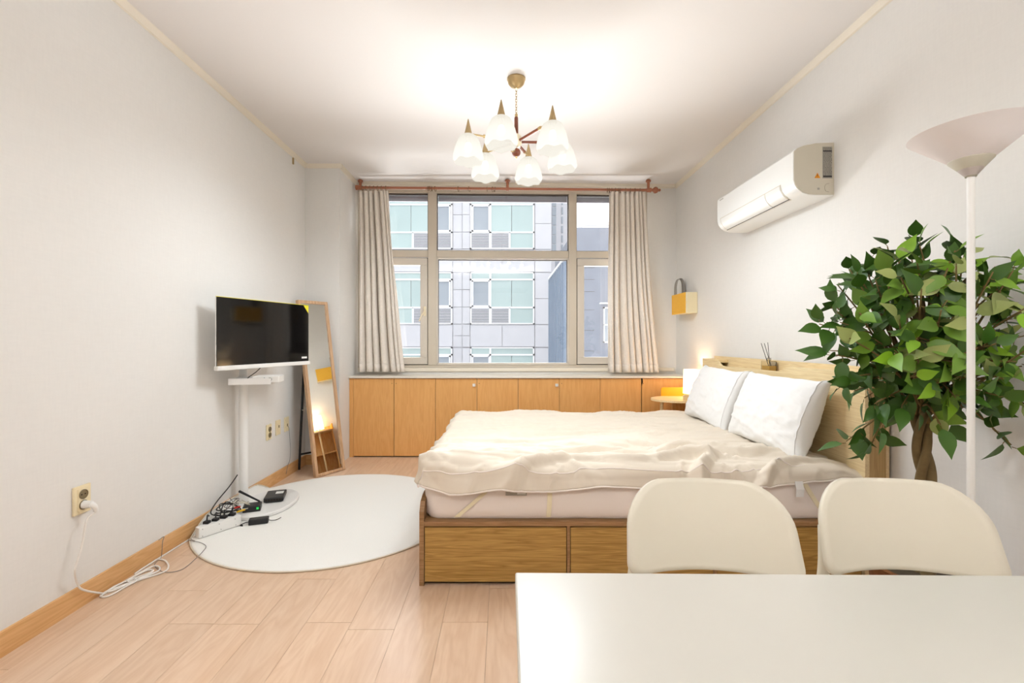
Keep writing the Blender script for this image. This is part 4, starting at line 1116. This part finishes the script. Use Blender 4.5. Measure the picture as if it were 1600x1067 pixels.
ch2.location = (0.940, 1.10, 0); ch2.rotation_euler = (0, 0, -0.10)

# ------------------------------------------------------------------ table
TM = Matrix.Translation((0.0226, 0.805, 0)) @ Matrix.Rotation(-math.radians(0.7), 4, 'Z')
XF[0] = TM
tb = empty('dining_table', (0.6, -0.35, 0), 'white laminate dining table in the foreground', 'table')
bx('tabletop', 'table', 0, 1.20, -0.72, 0, 0.715, 0.740, tb, bev=0.003)
bx('apron', 'whitem', 0.05, 1.15, -0.67, -0.05, 0.66, 0.714, tb)
for x in (0.03, 1.13):
    for y in (-0.70, -0.08): bx('leg', 'whitem', x, x+0.04, y, y+0.04, 0, 0.714, tb, bev=0.003)
XF[0] = None
# unseen panel on rods, added beneath the ceiling fill light behind the camera
kl = empty('unseen_fill_panel', (0, -0.9, H), 'flat white suspended panel added under the fill light behind the viewer', 'lamp')
bx('housing', 'white', -0.85, 0.85, -1.4, -0.4, 2.29, 2.32, kl, bev=0.005)
for x in (-0.7, 0.7): b = B(); cyl(b, (x, -0.9, 2.32), (x, -0.9, H), 0.004); mk('suspension_rod', b, 'whitem', kl)

# ------------------------------------------------------------------ outlets on the left wall
def outlet(label, yc, zc, wd, hg, kind):
    r_ = empty('wall_outlet', (XL, yc, zc-hg/2), label, 'outlet', 'wall outlets')
    bx('face_plate', 'plate', XL, XL+0.010, yc-wd/2, yc+wd/2, zc-hg/2, zc+hg/2, r_, bev=0.003)
    if kind == 'power':
        bx('inner_plate', 'plate', XL+0.010, XL+0.013, yc-wd*0.30, yc+wd*0.30, zc-hg*0.39, zc+hg*0.39, r_, bev=0.001)
        for s in (-1, 1):
            b = B(); lathe(b, [(0.0205, 0), (0.0205, 0.003), (0.019, 0.004), (0.018, 0.0), (0, 0.0)], (XL+0.0132, yc, zc+s*hg*0.185), 24, 'X'); sk = mk('socket', b, 'sock', r_, smooth=True)
            for q in (-1, 1):
                b = B(); lathe(b, [(0.0028, 0), (0.0028, 0.0012), (0, 0.0012)], (XL+0.0132, yc+q*0.0085, zc+s*hg*0.185), 8, 'X'); mk('pin_hole', b, 'gap', sk)
    else:
        bx('inner_plate', 'plate', XL+0.010, XL+0.013, yc-0.012, yc+0.012, zc-0.032, zc+0.032, r_, bev=0.001)
        bx('jack', 'sock', XL+0.013, XL+0.0145, yc-0.007, yc+0.007, zc-0.002 if kind == 'tv' else zc-0.018, zc+0.018 if kind == 'tv' else zc+0.004, r_)
    return r_
outlet('ivory double power outlet with a white plug, lowest and nearest on left wall', 1.968, 0.462, 0.080, 0.122, 'power')
outlet('ivory double power outlet with empty sockets, left of the three plates', 3.545, 0.434, 0.072, 0.120, 'power')
outlet('ivory antenna plate, middle one of the three plates', 3.690, 0.443, 0.072, 0.120, 'tv')
outlet('ivory phone plate with a cable, nearest the mirror', 3.835, 0.443, 0.072, 0.120, 'net')
b = B(); tube(b, [(XL+0.014, 3.835, 0.430), (XL+0.022, 3.845, 0.40), (XL+0.020, 3.87, 0.25), (XL+0.022, 3.86, 0.14), (XL+0.02, 3.83, 0.10), (XL+0.018, 3.80, 0.03)], 0.0016, 6); mk('phone_cable', b, 'greyc', label='thin grey cable hanging from the phone plate beside the mirror', cat='cable')
b = B(); box(b, XL+0.001, XL+0.012, 3.95, 3.962, 2.68, 2.735); mk('wall_hook', b, 'brassd', label='small metal hook at the top of the left wall by the corner', cat='hook')

# ------------------------------------------------------------------ extension cord, power strip and electronics
ex = empty('extension_lead', (-1.6, 2.3, 0), 'white extension lead with a coiled cord plugged into the near outlet', 'extension lead')
pz = 0.462-0.122*0.185
b = B(); cyl(b, (XL+0.014, 1.968, pz), (XL+0.045, 1.972, pz), 0.0175, 0.015, 20); tube(b, [(XL+0.035, 1.972, pz), (XL+0.050, 1.98, pz-0.012), (XL+0.052, 1.985, pz-0.038)], 0, 12, 4, radii=(0.015, 0.007)); mk('plug', b, 'white', ex, smooth=True)
def wallpt(px, py, off=0.03):
    D = (-(XL+off))*F/(VX-px); return (XL+off, D, HC-(py-VY)*D/F)
Z7 = lambda x, y: (90+x/4.85, 730+y/4.85)
P = [(XL+0.052, 1.985, pz-0.036)]
for x, y in ((222, 400), (195, 540), (172, 640), (140, 740), (132, 800)): P.append(wallpt(*Z7(x, y), 0.045))
for x, y in ((150, 880), (195, 930)): P.append(wallpt(*Z7(x, y), 0.03))
for x, y in ((250, 958), (320, 945)):
    X_, Y_, _ = gp(*Z7(x, y), 0.004); P.append((max(X_, XL+0.025), Y_, 0.0045))
for x, y in ((420, 900), (560, 850), (700, 800), (720, 780), (640, 790), (540, 850), (400, 920), (330, 975), (310, 965), (360, 920), (520, 860), (700, 760), (760, 750), (770, 780), (690, 820), (560, 880), (400, 970), (330, 980), (305, 960), (380, 910), (560, 840), (690, 775), (712, 800), (600, 850), (480, 900), (370, 940), (420, 935), (600, 860), (800, 795), (840, 750), (815, 708), (740, 697), (640, 715), (560, 725), (515, 760), (525, 800), (570, 805), (640, 760), (720, 705), (800, 640), (900, 575), (1000, 545)):
    P.append(tuple(Vector(gp(*Z7(x, y), 0.004+0.003*random.random()))))
P = [(max(p[0], XL+0.022), p[1], p[2]) for p in P]
end = Vector(gp(307, 842)); end.z = 0.022
P.append(tuple(end))
b = B(); tube(b, P, 0.0042, 8, 5); mk('cord', b, 'whitec', ex, smooth='all')
b = B()
t_ = Vector(gp(*Z7(560, 868), 0.006)); tube(b, [t_+Vector((0.02*math.cos(a), 0.012*math.sin(a), 0.004+0.006*math.sin(a*2))) for a in [2*PI*k/10 for k in range(10)]], 0.0028, 6, 2, True); mk('cord_tie', b, 'white', ex, smooth='all')
s0 = Vector((-1.735, 2.60, 0)); s1 = Vector((-1.605, 2.80, 0)); sd = (s1-s0); SM = Matrix.Translation((s0.x, s0.y, 0.013)) @ Matrix.Rotation(math.atan2(sd.y, sd.x), 4, 'Z')
XF[0] = SM; SL = sd.length
b = B(); box(b, 0, SL, 0, 0.045, 0, 0.062, 0.005); mk('power_strip', b, 'white', ex)
for x, z in ((0.02, 0.05), (0.02, 0.01), (0.11, 0.05), (0.12, 0.015), (0.20, 0.05), (0.205, 0.012)):
    b = B(); lathe(b, [(0, -0.0008), (0.0022, -0.0008), (0.0022, 0)], (x, 0, z), 8, 'Y'); mk('screw', b, 'ink', ex)
XF[0] = None
# black plugs and cables behind the strip
rnd2 = random.Random(5)
def tangle(name, mat, label, c, n, rad, r, seed, z0=0.03, zs=0.08, start=None, endp=None, group=None):
    q = random.Random(seed); P = [start] if start else []
    for i in range(n):
        a = i*1.9+q.uniform(-.5, .5); R_ = rad*q.uniform(0.45, 1)
        P.append((max(c[0]+R_*math.cos(a), XL+0.03), c[1]+R_*1.3*math.sin(a), z0+zs*q.random()))
    if endp: P.append(endp)
    b = B(); tube(b, P, r, 7, 7); return mk(name, b, mat, label=label, cat='cable', smooth='all')
tc_ = (-1.725, 2.85)
tangle('power_cable', 'blackc', 'tangled black power cable behind the white power strip', tc_, 14, 0.075, 0.0035, 3, 0.045, 0.08)
tangle('data_cable', 'greyc', 'looped grey cable on top of the tangle by the stand base', (-1.72, 2.88), 12, 0.07, 0.0024, 9, 0.06, 0.09)
tangle('audio_cable', 'acs', 'beige looped cable beside the stand pole base', (-1.68, 2.93), 9, 0.06, 0.003, 12, 0.06, 0.08)
b = B(); tube(b, [(sx-0.02, sy-0.035, 0.25), (-1.79, 2.98, 0.19), (-1.795, 2.85, 0.13), (-1.78, 2.78, 0.09), (-1.73, 2.82, 0.06)], 0.0035, 8); mk('television_cable', b, 'blackc', label='black cable curving from the stand pole down to the tangle', cat='cable', smooth='all')
for i, (m_, dx_) in enumerate((('red', 0), ('yel', 0.03))):
    b = B(); cyl(b, (-1.70+dx_, 2.86, 0.09-0.02*i), (-1.655+dx_, 2.875, 0.10-0.02*i), 0.006, 0.005, 10); mk('audio_plug', b, m_, label=('red' if i == 0 else 'yellow')+' audio plug lying in the cable tangle', cat='plug', smooth=True)
for i in range(4):
    p = Vector((s0.x, s0.y, 0))+sd*(0.22+0.2*i)+Vector((-0.03, 0.03, 0.078)); b = B()
    box(b, p.x-0.016, p.x+0.016, p.y-0.016, p.y+0.016, p.z-0.035, p.z+0.012, 0.004)
    tube(b, [p+Vector((0, 0, 0.01)), p+Vector((-0.01, 0.02, 0.035)), p+Vector((-0.02, 0.05, 0.02))], 0.004, 7)
    mk('power_plug', b, 'black', label=('black plug at the near end of the white power strip', 'second black plug from the near end of the power strip', 'third black plug from the near end of the power strip', 'black plug at the far end of the white power strip')[i], cat='plug', group='black plugs on the power strip', smooth=True)
# thin grey cable on the floor
P = [wallpt(*Z7(765, 520), 0.02), wallpt(*Z7(800, 515), 0.02)]
P = [(XL+0.02, P[0][1], 0.10), (XL+0.024, P[1][1], 0.105)]
for x, y in ((795, 570), ): P.append(wallpt(*Z7(x, y), 0.03))
for x, y in ((740, 670), (735, 720), (770, 765), (850, 780), (950, 755), (1040, 700), (1100, 640), (1125, 600), (1080, 572), (1000, 555), (930, 530), (920, 518), (950, 522), (1010, 548), (1040, 560)):
    X_, Y_, _ = gp(*Z7(x, y), 0.014); P.append((max(X_, XL+0.025), Y_, 0.0155 if x > 990 else 0.004))
b = B(); tube(b, P, 0.0016, 6, 5); mk('thin_cable', b, 'greyc', label='thin grey cable looping over the floor and rug edge', cat='cable', smooth='all')
# modem, router, adapter
z_ = 0.0375
RM = Matrix.Translation((-1.585, 3.17, 0)) @ Matrix.Rotation(math.radians(18), 4, 'Z')
XF[0] = RM
rt = empty('router', (0, 0, z_), 'flat black router with a white label on the stand base', 'router')
b = B(); box(b, -0.062, 0.062, -0.06, 0.11, z_+0.004, z_+0.036, 0.006); mk('case', b, 'black', rt)
b = B(); box(b, -0.05, 0.05, -0.05, 0.1, z_, z_+0.004); mk('foot', b, 'black', rt)
bx('paper_label', 'white', 0.0, 0.05, 0.02, 0.07, z_+0.036, z_+0.0366, rt)
b = B()
for i in range(6): box(b, -0.05+i*0.017, -0.040+i*0.017, -0.0608, -0.059, z_+0.014, z_+0.026)
mk('port', b, 'gap', rt, kind='stuff')
XF[0] = None
XF[0] = Matrix.Translation((-1.640, 2.985, 0)) @ Matrix.Rotation(math.radians(22), 4, 'Z')
md = empty('modem', (0, 0, z_), 'small black modem with green light beside the stand pole', 'modem')
b = B(); box(b, -0.052, 0.052, -0.045, 0.045, z_, z_+0.036, 0.004); mk('case', b, 'black', md)
bx('status_light', 'green', 0.028, 0.042, -0.0462, -0.045, z_+0.014, z_+0.028, md)
b = B(); cyl(b, (0.045, 0.03, z_+0.03), (0.03, 0.04, z_+0.045), 0.006); cyl(b, (0.035, 0.04, z_+0.04), (-0.075, -0.01, z_+0.135), 0.0055, 0.0075, 12); mk('antenna', b, 'blackm', md, smooth=True)
XF[0] = Matrix.Translation((-1.515, 2.83, 0.0115)) @ Matrix.Rotation(math.radians(20), 4, 'Z')
ad = empty('power_adapter', (0, 0, 0), 'black power adapter brick lying on the rug', 'adapter')
b = B(); box(b, -0.055, 0.055, -0.024, 0.024, 0.0, 0.034, 0.005); mk('case', b, 'black', ad)
b = B(); tube(b, [(-0.055, 0, 0.015), (-0.075, 0.005, 0.012), (-0.10, -0.005, 0.004), (-0.085, -0.02, 0.004), (-0.11, 0.02, 0.006), (-0.14, 0.03, 0.02)], 0.003, 7); mk('cord', b, 'blackc', ad, smooth='all')
b = B(); tube(b, [(0.055, 0, 0.015), (0.075, 0.0, 0.008), (0.10, 0.02, 0.003), (0.12, 0.05, 0.003)], 0.002, 6); mk('cord', b, 'blackc', ad, smooth='all')
XF[0] = None
